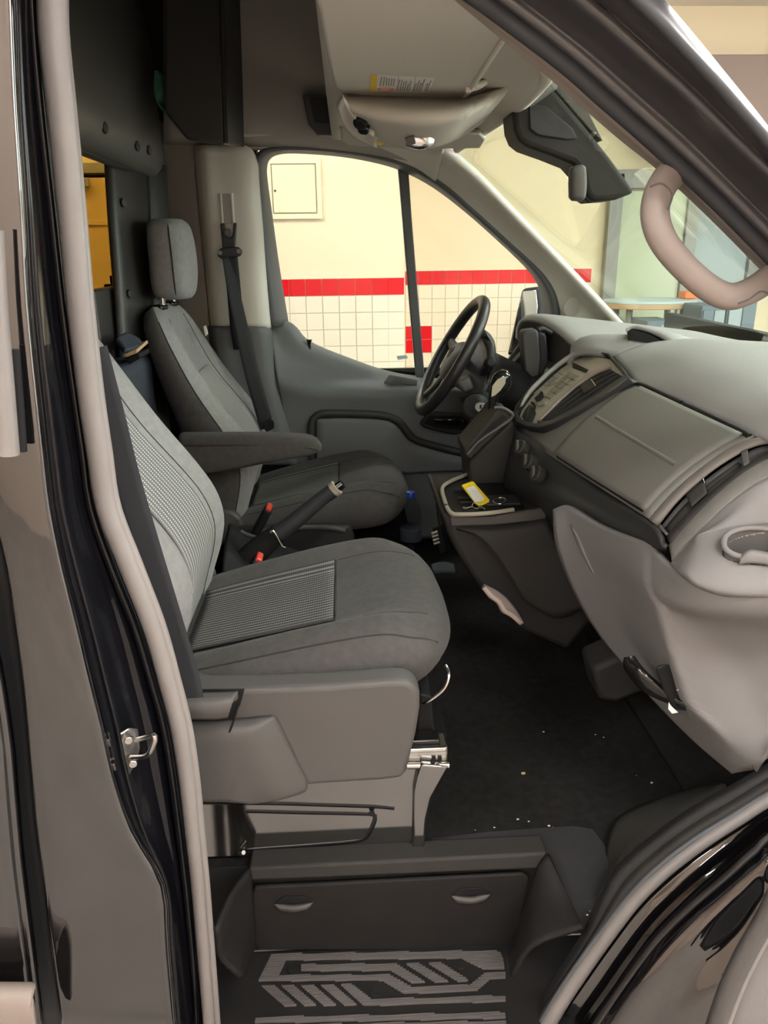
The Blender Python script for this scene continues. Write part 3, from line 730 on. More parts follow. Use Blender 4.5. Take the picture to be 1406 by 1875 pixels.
box('hood', (1.62, 1.86, 1.28), (0.9, 1.7, 0.05), M['paint'], shell, 0.02, rot=Matrix.Rotation(math.radians(10), 3, 'Y'))
# things seen through the bulkhead opening
q0 = V(168, 548, 2.7)
tag(box('orange_box', (q0.x-.02, 2.68, q0.z), (0.11, 0.10, 0.07), M['orange'], bev=0.01), 'orange box on the cargo ledge behind the bulkhead', 'box')
q0 = V(215, 533, 2.68)
db = thing('black_case', 'small stepped black case on the cargo ledge', 'case', (q0.x, 2.68, q0.z-.04))
box('case_body', (q0.x, 2.66, q0.z-.01), (0.05, 0.08, 0.07), M['black'], db, 0.004)
box('case_lid', (q0.x+.012, 2.66, q0.z+.038), (0.035, 0.07, 0.026), M['black'], db, 0.004)
struct(box('ledge_1', (-1.15, 2.70, 1.52), (1.05, 0.16, 0.03), M['vinyl'], bev=0.006), 'black cargo ledge below the amber window')
bag = thing('tool_bag', 'navy tool bag with tan cardboard lid behind the seats', 'bag', V(232, 700, 2.1))
A = V(205, 625, 2.05); B = V(258, 680, 2.1)
box('bag_body', ((A.x+B.x)/2-.03, 2.1, 1.25), (0.11, 0.30, 0.38), M['navy'], bag, 0.03, seg=4)
loft('bag_flap', [VL([(212, 622, 2.02), (230, 612, 2.1), (252, 622, 2.2)]), VL([(222, 634, 2.0), (240, 628, 2.06), (258, 630, 2.1)]), VL([(228, 644, 1.98), (244, 640, 2.02), (258, 636, 2.05)])], 12, 10, M['navy'], bag, 0.012)
prism('cardboard', VL([(226, 648), (250, 640), (252, 646), (232, 655)], 2.0), (0, 0.12, 0.01), M['cardboard'], bag, 0.002)
prism('bag_rim', VL([(228, 656), (255, 646), (257, 656), (236, 668)], 1.99), (0, 0.10, 0.0), M['black'], bag, 0.003)

# ---- windshield
wsx = thing('window_1', None, None, (0.7, 1.86, 1.42)); struct(wsx, 'large sloping windshield over the dashboard')
loft('pane', [[(0.27, 1.12, 1.955), (0.355, 1.5, 1.995), (0.385, 1.86, 2.0), (0.36, 2.2, 1.995), (0.345, 2.6, 1.965)], [(0.56, 1.03, 1.70), (0.70, 1.5, 1.735), (0.74, 1.86, 1.74), (0.72, 2.2, 1.735), (0.66, 2.66, 1.70)],
              [(0.85, 0.98, 1.44), (1.06, 1.5, 1.46), (1.12, 1.86, 1.46), (1.08, 2.2, 1.455), (0.97, 2.68, 1.42)]], 24, 14, M['windshield'], wsx, 0.005)
tube('rubber_edge', [ (0.345, 2.56, 1.965), (0.50, 2.585, 1.845), (0.66, 2.60, 1.70), (0.82, 2.60, 1.555), (0.97, 2.59, 1.42)], 0.008, M['rubber'], wsx, 8, 24)

# ================================================================ DRIVER DOOR
dr1 = thing('door_1', None, None, (0.2, 2.70, 0.7)); struct(dr1, 'closed driver door with blue grey trim and window')
DP = [
    VL([(494, 590), (523, 591), (539, 600), (556, 620), (582, 636), (640, 659), (704, 681), (765, 692), (850, 700), (960, 702)], 2.755),
    VL([(494, 594), (520, 596), (535, 606), (552, 627), (580, 646), (640, 670), (704, 690), (765, 699), (850, 706), (960, 708)], 2.70),
    VL([(496, 620), (515, 640), (535, 655), (556, 668), (585, 680), (640, 692), (704, 700), (765, 704), (850, 709), (960, 711)], 2.675),
    VL([(505, 684), (520, 692), (538, 699), (556, 704), (585, 709), (640, 712), (704, 713), (765, 713), (850, 716), (960, 720)], 2.625),
    VL([(509, 700), (522, 705), (540, 711), (558, 715), (585, 719), (640, 722), (704, 723), (765, 723), (850, 726), (960, 730)], 2.612),
    VL([(514, 725), (528, 735), (545, 740), (562, 743), (590, 745), (640, 746), (704, 748), (765, 756), (850, 775), (960, 790)], 2.622),
    VL([(522, 780), (535, 785), (552, 788), (570, 790), (598, 792), (640, 794), (704, 796), (765, 800), (850, 815), (960, 825)], 2.63),
    VL([(534, 870), (548, 872), (565, 874), (582, 876), (610, 876), (650, 876), (710, 874), (770, 872), (850, 868), (960, 866)], 2.64),
    VL([(545, 990), (560, 990), (577, 990), (594, 990), (622, 990), (660, 990), (715, 988), (775, 985), (850, 980), (960, 975)], 2.65)]
loft('door_trim', DP, 40, 44, M['door'], dr1, 0.014)
tube('pocket_edge', VL([(573, 880), (570, 800), (572, 772), (582, 760), (600, 757), (650, 758), (700, 761), (728, 771), (745, 790), (760, 806), (800, 818), (860, 833), (900, 840)], 2.608), 0.014, M['dark'], dr1, 8, 50, flat=0.8)
loft('pocket_panel', [VL([(580, 768), (640, 766), (700, 769), (725, 780), (748, 806), (800, 826), (860, 840)], 2.606), VL([(580, 800), (640, 800), (700, 803), (725, 812), (748, 828), (800, 842), (860, 852)], 2.600), VL([(580, 868), (640, 868), (700, 866), (725, 866), (748, 866), (800, 862), (860, 860)], 2.606)], 24, 12, M['door'], dr1, 0.01)
prism('pull_cup', VL([(702, 702), (712, 687), (764, 696), (764, 709), (720, 706)], 2.648), (0, -0.006, 0.004), M['door'], dr1, 0.004)
prism('pull_cup_inset', VL([(716, 700), (724, 692), (763, 699), (763, 706)], 2.640), (0, -0.003, 0.0), M['seal_dark'], dr1, 0.002)
hb = prism('handle_bezel', VL([(769, 777), (782, 757), (800, 754), (846, 757), (860, 766), (864, 780), (855, 793), (830, 796), (800, 790), (778, 784)], 2.60), (0, 0.02, 0), M['dark'], dr1, 0.006, 3)
prism('handle_cavity', VL([(776, 775), (788, 761), (845, 762), (857, 772), (850, 787), (800, 783)], 2.597), (0, -0.002, 0), M['black'], hb, 0.002)
prism('handle_lever', VL([(792, 765), (835, 765), (842, 773), (838, 780), (796, 776)], 2.592), (0, -0.012, 0), M['blackgloss'], hb, 0.005, 3)
box('lock_knob', V(849, 773, 2.590), (0.016, 0.014, 0.02), M['blackgloss'], hb, 0.004)
# window frame, rubber and panes
wo = [(493, 600), (487, 540), (478, 470), (470, 390), (464, 330), (464, 300), (474, 280), (500, 269), (545, 267), (630, 272), (705, 285), (755, 301), (810, 334), (872, 388), (935, 446), (985, 492), (1010, 526), (1022, 562), (1026, 600), (1022, 650)]
wi = [(527, 594), (518, 540), (507, 470), (496, 390), (488, 330), (487, 306), (493, 290), (510, 281), (545, 279), (625, 285), (695, 298), (742, 314), (794, 342), (852, 386), (912, 439), (960, 485), (984, 517), (996, 550), (1000, 590), (998, 650)]
wm = [((a+c)/2, (b+d)/2) for (a, b), (c, d) in zip(wo, wi)]
loft('window_rubber', [VL(wo, 2.672), VL([(a*.8+c*.2, b*.8+d*.2) for (a, b), (c, d) in zip(wo, wi)], 2.66), VL(wm, 2.672), VL([(a*.2+c*.8, b*.2+d*.8) for (a, b), (c, d) in zip(wo, wi)], 2.71), VL(wi, 2.75)], 80, 16, M['seal_dark'], dr1, 0.008)
tube('window_channel', VL([(476, 352), (485, 410), (496, 480), (505, 545), (513, 594)], 2.69), 0.0035, M['steel'], dr1, 6, 20)
prism('window_divider', VL([(729, 308), (748, 314), (754, 400), (767, 560), (778, 695), (762, 695), (750, 560), (737, 400)], 2.735), (0, 0.03, 0), M['seal_dark'], dr1, 0.004)
pm = [(487, 300), (500, 282), (540, 279), (625, 285), (695, 298), (742, 314), (752, 400), (766, 560), (776, 720), (560, 700), (527, 594), (505, 455)]
prism('window_pane', VL(pm, 2.752), (0, 0.004, 0), M['glass'], dr1, 0)
pq = [(742, 314), (794, 342), (852, 386), (912, 439), (960, 485), (984, 517), (998, 560), (1000, 720), (776, 720), (766, 560), (752, 400)]
prism('quarter_pane', VL(pq, 2.752), (0, 0.004, 0), M['glass'], dr1, 0)
tube('lock_pin', [V(566, 640, 2.70), V(566, 622, 2.70)], [(0, .010), (.3, .006), (.7, .006), (1, .010)], M['black'], dr1, 10, 6)
prism('window_sticker', VL([(726, 652), (744, 650), (747, 656), (728, 659)], 2.7485), (0, -.0006, 0), M['pale_blue'], dr1, 0)
prism('screw_cover', VL([(502, 604), (511, 606), (514, 630), (505, 634), (500, 618)], 2.683), (0, -0.003, 0), M['door'], dr1, 0.002)
# outside skin of the driver door, below the glass
box('door_skin', (0.25, 2.84, 0.98), (1.3, 0.02, 0.62), M['paint'], dr1, 0.01)
# driver's outside mirror
mo = VL([(955, 528), (985, 526), (990, 560), (986, 610), (960, 650), (926, 652), (930, 640), (945, 570)], 2.96)
prism('mirror_housing', mo, (0.09, 0.12, 0), M['black'], dr1, 0.012, 3)
prism('mirror_glass', VL([(957, 533), (981, 531), (984, 560), (981, 604), (958, 638), (933, 645), (947, 572)], 2.952), (0.0, -0.003, 0), M['mirror'], dr1, 0.002)

# ================================================================ PAINTED BODY AROUND THE OPEN DOORWAY
# B pillar, from the rubber seal out to the body side
sealL = [(58, -300), (66, -60), (72, 60), (84, 200), (104, 380), (124, 560), (146, 720), (162, 830), (176, 930), (214, 1040), (258, 1150), (288, 1250), (310, 1330), (325, 1420), (338, 1520), (350, 1620), (362, 1740), (374, 1900)]
j1 = [(a-16, b) for a, b in sealL]
jam = [(38, -300), (44, -60), (48, 60), (58, 200), (76, 380), (94, 560), (116, 720), (132, 830), (146, 930), (178, 1040), (212, 1150), (238, 1250), (258, 1330), (274, 1420), (296, 1520), (318, 1620), (334, 1740), (348, 1900)]
edge = [(14, -300), (20, -60), (24, 60), (30, 200), (42, 380), (52, 560), (68, 720), (80, 830), (92, 930), (114, 1040), (142, 1150), (166, 1250), (186, 1330), (206, 1420), (240, 1520), (294, 1620), (304, 1740), (318, 1900)]
out1 = [(a-9, b) for a, b in edge]
gapR = [(-175, -300), (-160, -60), (-150, 60), (-140, 200), (-120, 380), (-90, 560), (-60, 720), (-35, 830), (-14, 930), (14, 1040), (30, 1150), (44, 1250), (52, 1330), (60, 1420), (70, 1520), (84, 1620), (98, 1740), (120, 1900)]
loft('b_pillar_jamb', [VL(sealL, 0.985), VL(j1, 0.99), VL([((a+c)/2, (b+d)/2) for (a, b), (c, d) in zip(j1, jam)], 0.972), VL(jam, 0.965), VL([((a+2*c)/3, (b+2*d)/3) for (a, b), (c, d) in zip(jam, edge)], 0.915), VL([(a+4, b) for a, b in edge], 0.875), VL([(a-3, b) for a, b in edge], 0.862)], 70, 40, M['paint_jamb'], van, 0.006)
loft('b_pillar_panel', [VL([(a+2, b) for a, b in edge], 0.866), VL([(a-4, b) for a, b in edge], 0.859), VL([(a-14, b) for a, b in edge], 0.857), VL([((a+c)/2, (b+d)/2) for (a, b), (c, d) in zip(edge, gapR)], 0.855), VL([(a+8, b) for a, b in gapR], 0.857), VL(gapR, 0.866), VL([(a-4, b) for a, b in gapR], 0.90)], 60, 40, M['paint'], van, 0.004)
# crease beads on the jamb
for off, yy in ((0.30, 0.955), (0.62, 0.91)):
    tube('jamb_bead', VL([(a+(c-a)*off, b+(d-b)*off) for (a, b), (c, d) in zip(jam, edge)], yy), 0.0035, M['paint_jamb'], van, 8, 60)
tube('jamb_flange', VL([(a-10, b) for a, b in sealL], 0.975), 0.006, M['paint_jamb'], van, 8, 60)
# sliding door edge behind the gap
gl_x = [(-205, -300), (-190, -60), (-185, 60), (-180, 200), (-175, 380), (-165, 560), (-140, 720), (-100, 830), (-60, 930), (-30, 1040), (-16, 1150), (0, 1250), (10, 1330), (20, 1420), (28, 1520), (40, 1620), (55, 1740), (75, 1900)]
gl_ = [(-170, 500), (-120, 760), (-60, 1000), (-6, 1180), (22, 1340), (34, 1470), (44, 1580), (62, 1720), (84, 1900)]
loft('gap_rubber', [VL(gapR, 0.93), VL(gl_x, 0.93)], 30, 4, M['rubber'], van, 0.01)
loft('sliding_door_edge', [VL(gl_, 0.90), VL([(a-2, b) for a, b in gl_], 0.868), VL([(a-14, b) for a, b in gl_], 0.855), VL([(a-22, b) for a, b in gl_], 0.862), VL([(a-26, b) for a, b in gl_], 0.852), VL([(a-120, b) for a, b in gl_], 0.85), VL([(a-260, b) for a, b in gl_], 0.85)], 40, 30, M['paint'], van, 0.005)
tag(loft('rocker_moulding', [VL([(-60, 1806), (52, 1806), (56, 1804)], 0.835), VL([(-60, 1812), (44, 1812), (58, 1816)], 0.80), VL([(-60, 1880), (30, 1880), (66, 1880)], 0.79), VL([(-60, 1960), (20, 1960), (74, 1960)], 0.80)], 16, 16, M['handle'], None, 0.01), 'pinkish grey plastic rocker moulding at the lower left corner', 'moulding')
gb = thing('vertical_bar', 'grey vertical bar ending beside the door pillar', 'bar', V(18, 835, 0.80))
tube('bar', VL([(-16, 420), (-8, 560), (4, 700), (15, 832)], 0.80), 0.0115, M['seal'], gb, 12, 24)
tube('bar_shadow', VL([(26, 640), (34, 740), (40, 826)], 0.835), 0.006, M['black'], gb, 8, 12)  # black tube standing in for the shadow beside the bar
# the grey bulb seal along the B pillar
sealC = [(90, -300), (96, -60), (98, 60), (112, 200), (130, 380), (146, 560), (164, 720), (180, 830), (196, 930), (238, 1040), (280, 1150), (308, 1250), (328, 1330), (342, 1420), (352, 1520), (362, 1620), (372, 1740), (385, 1900)]
ws_ = thing('door_seal', 'grey bulb rubber door seal running round the doorway', 'door seal', (-0.2, 0.96, 0.45))
tube('rear_run', VL(sealC, 0.965), [(0, .0165), (.3, .0150), (.6, .0125), (.8, .0108), (1, .0100)], M['seal'], ws_, 14, 110)
tube('rear_lip', VL([(a+15, b-3) for a, b in sealC], 0.968), [(0, .0085), (.5, .0078), (1, .0055)], M['seal'], ws_, 10, 90)
# door striker
st = thing('door_striker', 'bright steel door striker loop on the rear door jamb', 'striker', V(240, 1410, 0.93))
prism('striker_plate', VL([(222, 1338, .918), (236, 1331, .926), (254, 1333, .938), (256, 1350, .938), (258, 1368, .936), (252, 1392, .932), (238, 1420, .922), (226, 1408, .916), (217, 1385, .914), (214, 1362, .912)]), (-0.004, -0.010, 0), M['steel'], st, 0.004, 3)
tube('striker_loop', VL([(250, 1355, .925), (266, 1350, .90), (280, 1346, .885), (284, 1354, .88), (274, 1378, .885), (262, 1386, .90), (240, 1387, .918)]), 0.0036, M['steel'], st, 10, 40)
for a, b in ((235, 1355), (243, 1398)): disc('screw', V(a, b, .912), (0.3, -1, 0), 0.006, 0.003, M['steel'], st, 14, 0.001)
# A pillar and roof rail at the upper right
r0 = [(700, -140), (800, -40), (906, 51), (1013, 139), (1073, 192), (1140, 250), (1212, 308), (1310, 400), (1420, 512), (1560, 655), (1700, 790)]
r1 = [(720, -140), (818, -40), (912, 36), (1030, 125), (1095, 183), (1160, 240), (1222, 297), (1308, 377), (1420, 490), (1560, 632), (1700, 768)]
r2 = [(740, -140), (830, -40), (915, 18), (1035, 110), (1105, 172), (1170, 228), (1235, 286), (1315, 362), (1420, 468), (1560, 608), (1700, 745)]
r3 = [(810, -140), (900, -40), (965, 4), (1070, 85), (1135, 142), (1200, 200), (1262, 256), (1335, 328), (1420, 412), (1560, 552), (1700, 690)]
r4 = [(900, -140), (1000, -50), (1060, 0), (1125, 55), (1185, 108), (1250, 165), (1310, 222), (1370, 280), (1420, 326), (1560, 456), (1700, 600)]
r5 = [(960, -140), (1065, -50), (1126, 0), (1178, 46), (1230, 96), (1290, 152), (1340, 204), (1390, 256), (1420, 287), (1560, 424), (1700, 566)]
r6 = [(1020, -140), (1130, -60), (1202, 0), (1240, 42), (1282, 92), (1326, 146), (1370, 200), (1406, 246), (1430, 276), (1560, 406), (1700, 545)]
loft('a_pillar', [VL(r2, 1.005), VL([((a+c)/2, (b+d)/2) for (a, b), (c, d) in zip(r2, r3)], 0.985), VL(r3, 0.985), VL([((a+c)/2, (b+d)/2) for (a, b), (c, d) in zip(r3, r4)], 0.955), VL(r4, 0.925), VL([((a+c)/2, (b+d)/2) for (a, b), (c, d) in zip(r4, r5)], 0.925), VL(r5, 0.905), VL([((a+c)/2, (b+d)/2) for (a, b), (c, d) in zip(r5, r6)], 0.875), VL(r6, 0.90), VL([(a+3, b-3) for a, b in r6], 0.95)], 60, 60, mat('haze greyed black pillar paint', (0.045, 0.042, 0.043), 0.3, ior=1.8), van, 0.006)  # lens haze painted in as a greyer black, not dust
tube('weatherstrip', VL([((a+c)/2, (b+d)/2) for (a, b), (c, d) in zip(r1, r2)], 0.995), 0.0095, M['rubber'], van, 10, 60)
tube('pillar_moulding', VL([((a+c)/2, (b+d)/2) for (a, b), (c, d) in zip(r5, r6)], 0.872), 0.006, M['rubber'], van, 8, 60)
loft('near_pillar_trim', [VL(r0, 1.055), VL([((a+c)/2, (b+d)/2) for (a, b), (c, d) in zip(r0, r1)], 1.02), VL(r1, 1.01), VL([(a+6, b-6) for a, b in r1], 1.02)], 50, 12, M['handle'], van, 0.01)
# front edge of the doorway at the lower right: sill, seal, fender
f0 = [(1640, 1270), (1430, 1388), (1340, 1440), (1250, 1492), (1180, 1545), (1128, 1592), (1098, 1645), (1072, 1702), (1010, 1800), (950, 1900)]
f1 = [(1640, 1294), (1430, 1412), (1345, 1464), (1260, 1515), (1195, 1565), (1145, 1612), (1115, 1662), (1085, 1715), (1020, 1810), (960, 1900)]
f2 = [(1640, 1322), (1430, 1440), (1350, 1488), (1270, 1538), (1205, 1588), (1155, 1638), (1110, 1695), (1065, 1755), (1015, 1830), (974, 1900)]
f3 = [(1640, 1344), (1430, 1462), (1355, 1512), (1285, 1560), (1222, 1610), (1170, 1660), (1125, 1718), (1082, 1778), (1034, 1848), (1000, 1910)]
f4 = [(1640, 1368), (1430, 1486), (1370, 1528), (1305, 1578), (1245, 1628), (1190, 1682), (1144, 1742), (1102, 1802), (1060, 1862), (1030, 1920)]
f5 = [(1640, 1405), (1430, 1520), (1375, 1562), (1318, 1612), (1262, 1660), (1210, 1712), (1165, 1768), (1125, 1824), (1090, 1876), (1060, 1930)]
f6 = [(1660, 1480), (1440, 1600), (1400, 1640), (1360, 1690), (1310, 1740), (1260, 1790), (1215, 1840), (1180, 1890), (1150, 1930), (1120, 1980)]
f7 = [(1760, 1520), (1560, 1640), (1520, 1700), (1480, 1760), (1440, 1820), (1400, 1870), (1350, 1920), (1310, 1960), (1270, 2000), (1230, 2040)]
loft('sill_carpet_edge', [VL(f0, 1.00), VL([(a+8, b+8) for a, b in f0], 0.975), VL(f1, 0.97)], 40, 10, M['mat_rub'], van, 0.006)
loft('sill_flange', [VL(f1, 0.97), VL([((a+c)/2, (b+d)/2) for (a, b), (c, d) in zip(f1, f2)], 0.955), VL(f2, 0.955)], 40, 10, M['dark2'], van, 0.006)
tube('front_run', VL([((a+c)/2, (b+d)/2) for (a, b), (c, d) in zip(f2, f3)], 0.945), [(0, .009), (.5, .010), (1, .0135)], M['seal'], ws_, 12, 60)
tube('front_lip', VL(f2, 0.950), 0.0045, M['seal_dark'], ws_, 8, 60)
loft('fender', [VL(f3, 0.96), VL(f4, 0.945), VL([((a+c)/2, (b+d)/2) for (a, b), (c, d) in zip(f4, f5)], 0.91), VL(f5, 0.875), VL([((2*a+c)/3, (2*b+d)/3) for (a, b), (c, d) in zip(f5, f6)], 0.84), VL(f6, 0.82), VL([((a+c)/2, (b+d)/2) for (a, b), (c, d) in zip(f6, f7)], 0.79), VL(f7, 0.78)], 50, 50, M['paint'], van, 0.006)
# inner panel edge of the opened passenger door, lower right corner
od = thing('open_door', 'grey inner edge of the opened passenger door at lower right', 'door', V(1380, 1875, 0.70))
o1 = [(1440, 1560), (1395, 1660), (1350, 1740), (1318, 1810), (1288, 1900)]
o2 = [(1470, 1560), (1420, 1668), (1375, 1748), (1342, 1818), (1312, 1900)]
o3 = [(1490, 1580), (1440, 1690), (1392, 1780), (1360, 1840), (1340, 1900)]
o4 = [(1620, 1600), (1560, 1700), (1500, 1800), (1460, 1860), (1420, 1920)]
loft('door_edge', [VL(o1, 0.72), VL([(a+6, b) for a, b in o1], 0.705), VL(o2, 0.70), VL([(a+8, b+2) for a, b in o2], 0.71)], 20, 14, M['shield'], od, 0.006)
loft('door_panel', [VL([(a+8, b+2) for a, b in o2], 0.72), VL(o3, 0.715), VL(o4, 0.70)], 20, 10, M['dash_low'], od, 0.008)
tube('edge_rubber', VL([(a+10, b) for a, b in o2], 0.708), 0.005, M['seal'], od, 8, 24)

# ================================================================ SEATS
def sgp(v, e): return math.copysign(abs(v)**e, v)
def sstep(a, b, t):
    t = max(0, min(1, (t-a)/(b-a))); return t*t*(3-2*t)
C_TOP = [(-.34, .995), (-.30, 1.005), (-.20, 1.025), (-.04, 1.058), (.06, 1.082), (.12, 1.086), (.155, 1.076), (.176, 1.056), (.186, 1.030)]
C_BOT = [(-.34, .95), (-.20, .94), (0, .94), (.10, .950), (.145, .968), (.176, 1.0), (.186, 1.026)]
C_BOL = [(-.34, .030), (-.2, .045), (-.05, .052), (.05, .04), (.12, .012), (.18, 0)]
C_HW = [(-.34, .235), (-.2, .248), (0, .255), (.10, .252), (.15, .235), (.178, .215), (.186, .20)]
B_F = [(.94, -.325), (1.04, -.298), (1.12, -.270), (1.18, -.262), (1.25, -.285), (1.39, -.383), (1.5, -.448), (1.56, -.482), (1.60, -.512), (1.615, -.535)]
B_R = [(.94, -.44), (1.04, -.455), (1.18, -.475), (1.39, -.535), (1.5, -.565), (1.56, -.575), (1.60, -.570), (1.615, -.55)]
B_HW = [(.94, .215), (1.04, .245), (1.15, .258), (1.25, .257), (1.39, .245), (1.5, .222), (1.56, .200), (1.60, .165), (1.615, .13)]
B_REC = [(.94, .02), (1.1, .030), (1.25, .044), (1.42, .048), (1.52, .030), (1.59, .008), (1.615, 0)]
def ctop(x, t):
    """cushion top height at x, t = -1..1 across"""
    a = abs(t)
    return smooth1(C_TOP, x)+smooth1(C_BOL, x)*(sstep(.42, .78, a))
def bfront(z, t):
    a = abs(t)
    return smooth1(B_F, z)-smooth1(B_REC, z)*(1-sstep(.42, .75, a))
def csurf(x, a, yc, dz):
    hw, zb = smooth1(C_HW, x), smooth1(C_BOT, x)
    zt0 = smooth1(C_TOP, x); zm = zb+(zt0-zb)*0.62
    cy, sz = sgp(math.cos(a), .62), sgp(math.sin(a), .62)
    z = zm+(ctop(x, cy)-zm)*sz if sz >= 0 else zm+(zm-zb)*sz
    return Vec((x-.034*sstep(.02, .186, x)*abs(cy)**3, yc+hw*cy*(1-0.10*max(0, -sz)), z+dz))
def bsurf(z, a, yc, dz):
    hw, xf, xr = smooth1(B_HW, z), smooth1(B_F, z), smooth1(B_R, z)
    xm = xr+(xf-xr)*0.55
    cy, sx = sgp(math.cos(a), .55), sgp(math.sin(a), .7)
    x = xm+(bfront(z, cy)-xm)*sx if sx >= 0 else xm+(xm-xr)*sx
    return Vec((x, yc+hw*cy*(1-.06*max(0, -sx)), z+dz))
def two_tone(o):
    """side and rear panels of the cover are sewn from the darker cloth"""
    o.data.materials.append(M['fabric_dark'])
    for p in o.data.polygons:
        if not 3 <= p.index % 56 <= 24: p.material_index = 1
def seat(name, label, yc, dz, armrest, headrest):
    s = thing(name, label, 'seat', (-0.1, yc, ZF))
    N = 56
    # cushion
    rows = []
    xs = [-.34+.526*i/40 for i in range(41)]
    xs += [.1855]
    xs = sorted(xs)
    for x in xs:
        hw, zb = smooth1(C_HW, x), smooth1(C_BOT, x)
        zt0 = smooth1(C_TOP, x); zm = zb+(zt0-zb)*0.62
        row = []
        for k in range(N):
            a = 2*math.pi*k/N
            cy, sz = sgp(math.cos(a), .62), sgp(math.sin(a), .62)
            if sz >= 0: z = zm+(ctop(x, cy)-zm)*sz
            else: z = zm+(zm-zb)*sz
            yy = yc+hw*cy*(1-0.10*max(0, -sz))
            row.append((x-.034*sstep(.02, .186, x)*abs(cy)**3, yy, z+dz))
        rows.append(row)
    cu = grid('cushion', rows, M['fabric_dark'], s, wrap=True, cap=True)
    # ribbed insert on the cushion
    def patch(nm, f, us, vs, m_, par):
        return grid(nm, [[f(u, v) for u in us] for v in vs], m_, par, 0.004, 1.0)
    us = [-.56+1.12*i/20 for i in range(21)]
    vs = [-.315+.277*i/16 for i in range(17)]
    patch('cushion_insert', lambda u, x: (x, yc+smooth1(C_HW, x)*u*.98, ctop(x, u)+dz+0.0035), us, vs, M['insert_seat'], s)
    # seams
    for sd in (-1, 1):
        an = math.radians(34); pts = [csurf(x, an if sd > 0 else math.pi-an, yc, dz) for x in [-.33+.50*i/18 for i in range(19)]]
        tube('cushion_seam', pts, 0.0018, M['seam'], s, 6, 40)
        an = math.radians(66); pts = [csurf(x, an if sd > 0 else math.pi-an, yc, dz) for x in [-.03+.17*i/10 for i in range(11)]]
        tube('cushion_seam', pts, 0.0012, M['seam'], s, 6, 24)
    pts = [(-.036, yc+smooth1(C_HW, -.036)*t, ctop(-.036, t)+dz+.001) for t in us]
    tube('cushion_seam', pts, 0.0022, M['seam'], s, 6, 30)
    # backrest
    zs = [.94+.675*i/44 for i in range(45)]
    rows = []
    for z in zs:
        hw, xf, xr = smooth1(B_HW, z), smooth1(B_F, z), smooth1(B_R, z)
        xm = xr+(xf-xr)*0.55
        row = []
        for k in range(N):
            a = 2*math.pi*k/N
            cy, sx = sgp(math.cos(a), .55), sgp(math.sin(a), .7)
            x = xm+(bfront(z, cy)-xm)*sx if sx >= 0 else xm+(xm-xr)*sx
            row.append((x, yc+hw*cy*(1-.06*max(0, -sx)), z+dz))
        rows.append(row)
    two_tone(grid('backrest', rows, M['fabric'], s, wrap=True, cap=True))
    us = [-.46+.92*i/20 for i in range(21)]
    vs = [1.02+.40*i/24 for i in range(25)]
    patch('backrest_insert', lambda u, z: (bfront(z, u)+.004, yc+smooth1(B_HW, z)*u, z+dz), us, vs, M['insert_back'], s)
    for sd in (-1, 1):
        an = math.radians(18); pts = [bsurf(z, an if sd > 0 else math.pi-an, yc, dz) for z in [1.0+.58*i/20 for i in range(21)]]
        tube('backrest_seam', pts, 0.0018, M['seam'], s, 6, 40)
        an = math.radians(70); pts = [bsurf(z, an if sd > 0 else math.pi-an, yc, dz) for z in [1.0+.58*i/20 for i in range(21)]]
        tube('backrest_seam', pts, 0.0012, M['seam'], s, 6, 40)
    # side shields / pivot covers
    for sd in (-1, 1):
        disc('recliner_cover', (-.37, yc+sd*.235, 1.0+dz), (0, sd, 0), 0.055, 0.03, M['shield'], s, 24, 0.008)
    if headrest:
        hx = -.04 if not armrest else 0.0
        for sd in (-1, 1):
            tube('headrest_post', [(-.525+hx*.3, yc+sd*.075, 1.585+dz), (-.52+hx, yc+sd*.075, 1.68+dz)], 0.0075, M['chrome'], s, 10)
            disc('post_collar', (-.53, yc+sd*.075, 1.605+dz), (0, 0, 1), 0.021, 0.014, M['blackgloss'], s, 18, 0.004)
        rows = []
        H = [(0, .60, .72), (.06, .82, .9), (.25, .98, 1), (.6, 1.0, 1.0), (.85, .96, .92), (.95, .84, .8), (1, .6, .55)]
        for i in range(25):
            t = i/24
            z = 1.632+.218*t
            wy = .118*smooth1([(a, b) for a, b, c in H], t); wx = .052*smooth1([(a, c) for a, b, c in H], t)
            xc = -.505+hx+.006*math.sin(t*3)
            row = []
            for k in range(40):
                a = 2*math.pi*k/40
                row.append((xc+wx*sgp(math.sin(a), .55)+(.012*(1-abs(math.cos(a))) if math.sin(a) > 0 else 0), yc+wy*sgp(math.cos(a), .5), z+dz))
            rows.append(row)
        grid('headrest', rows, M['fabric'], s, wrap=True, cap=True)
        for sd in (-1, 1):
            pts = []
            for i in range(29):
                t = i/28; z = 1.636+.210*t
                wy = .118*smooth1([(a, b) for a, b, c in H], t); wx = .052*smooth1([(a, c) for a, b, c in H], t)
                pts.append((-.505+hx+wx*.55, yc+sd*wy*.985, z+dz))
            tube('headrest_seam', pts, 0.0022, M['seam'], s, 6, 40)
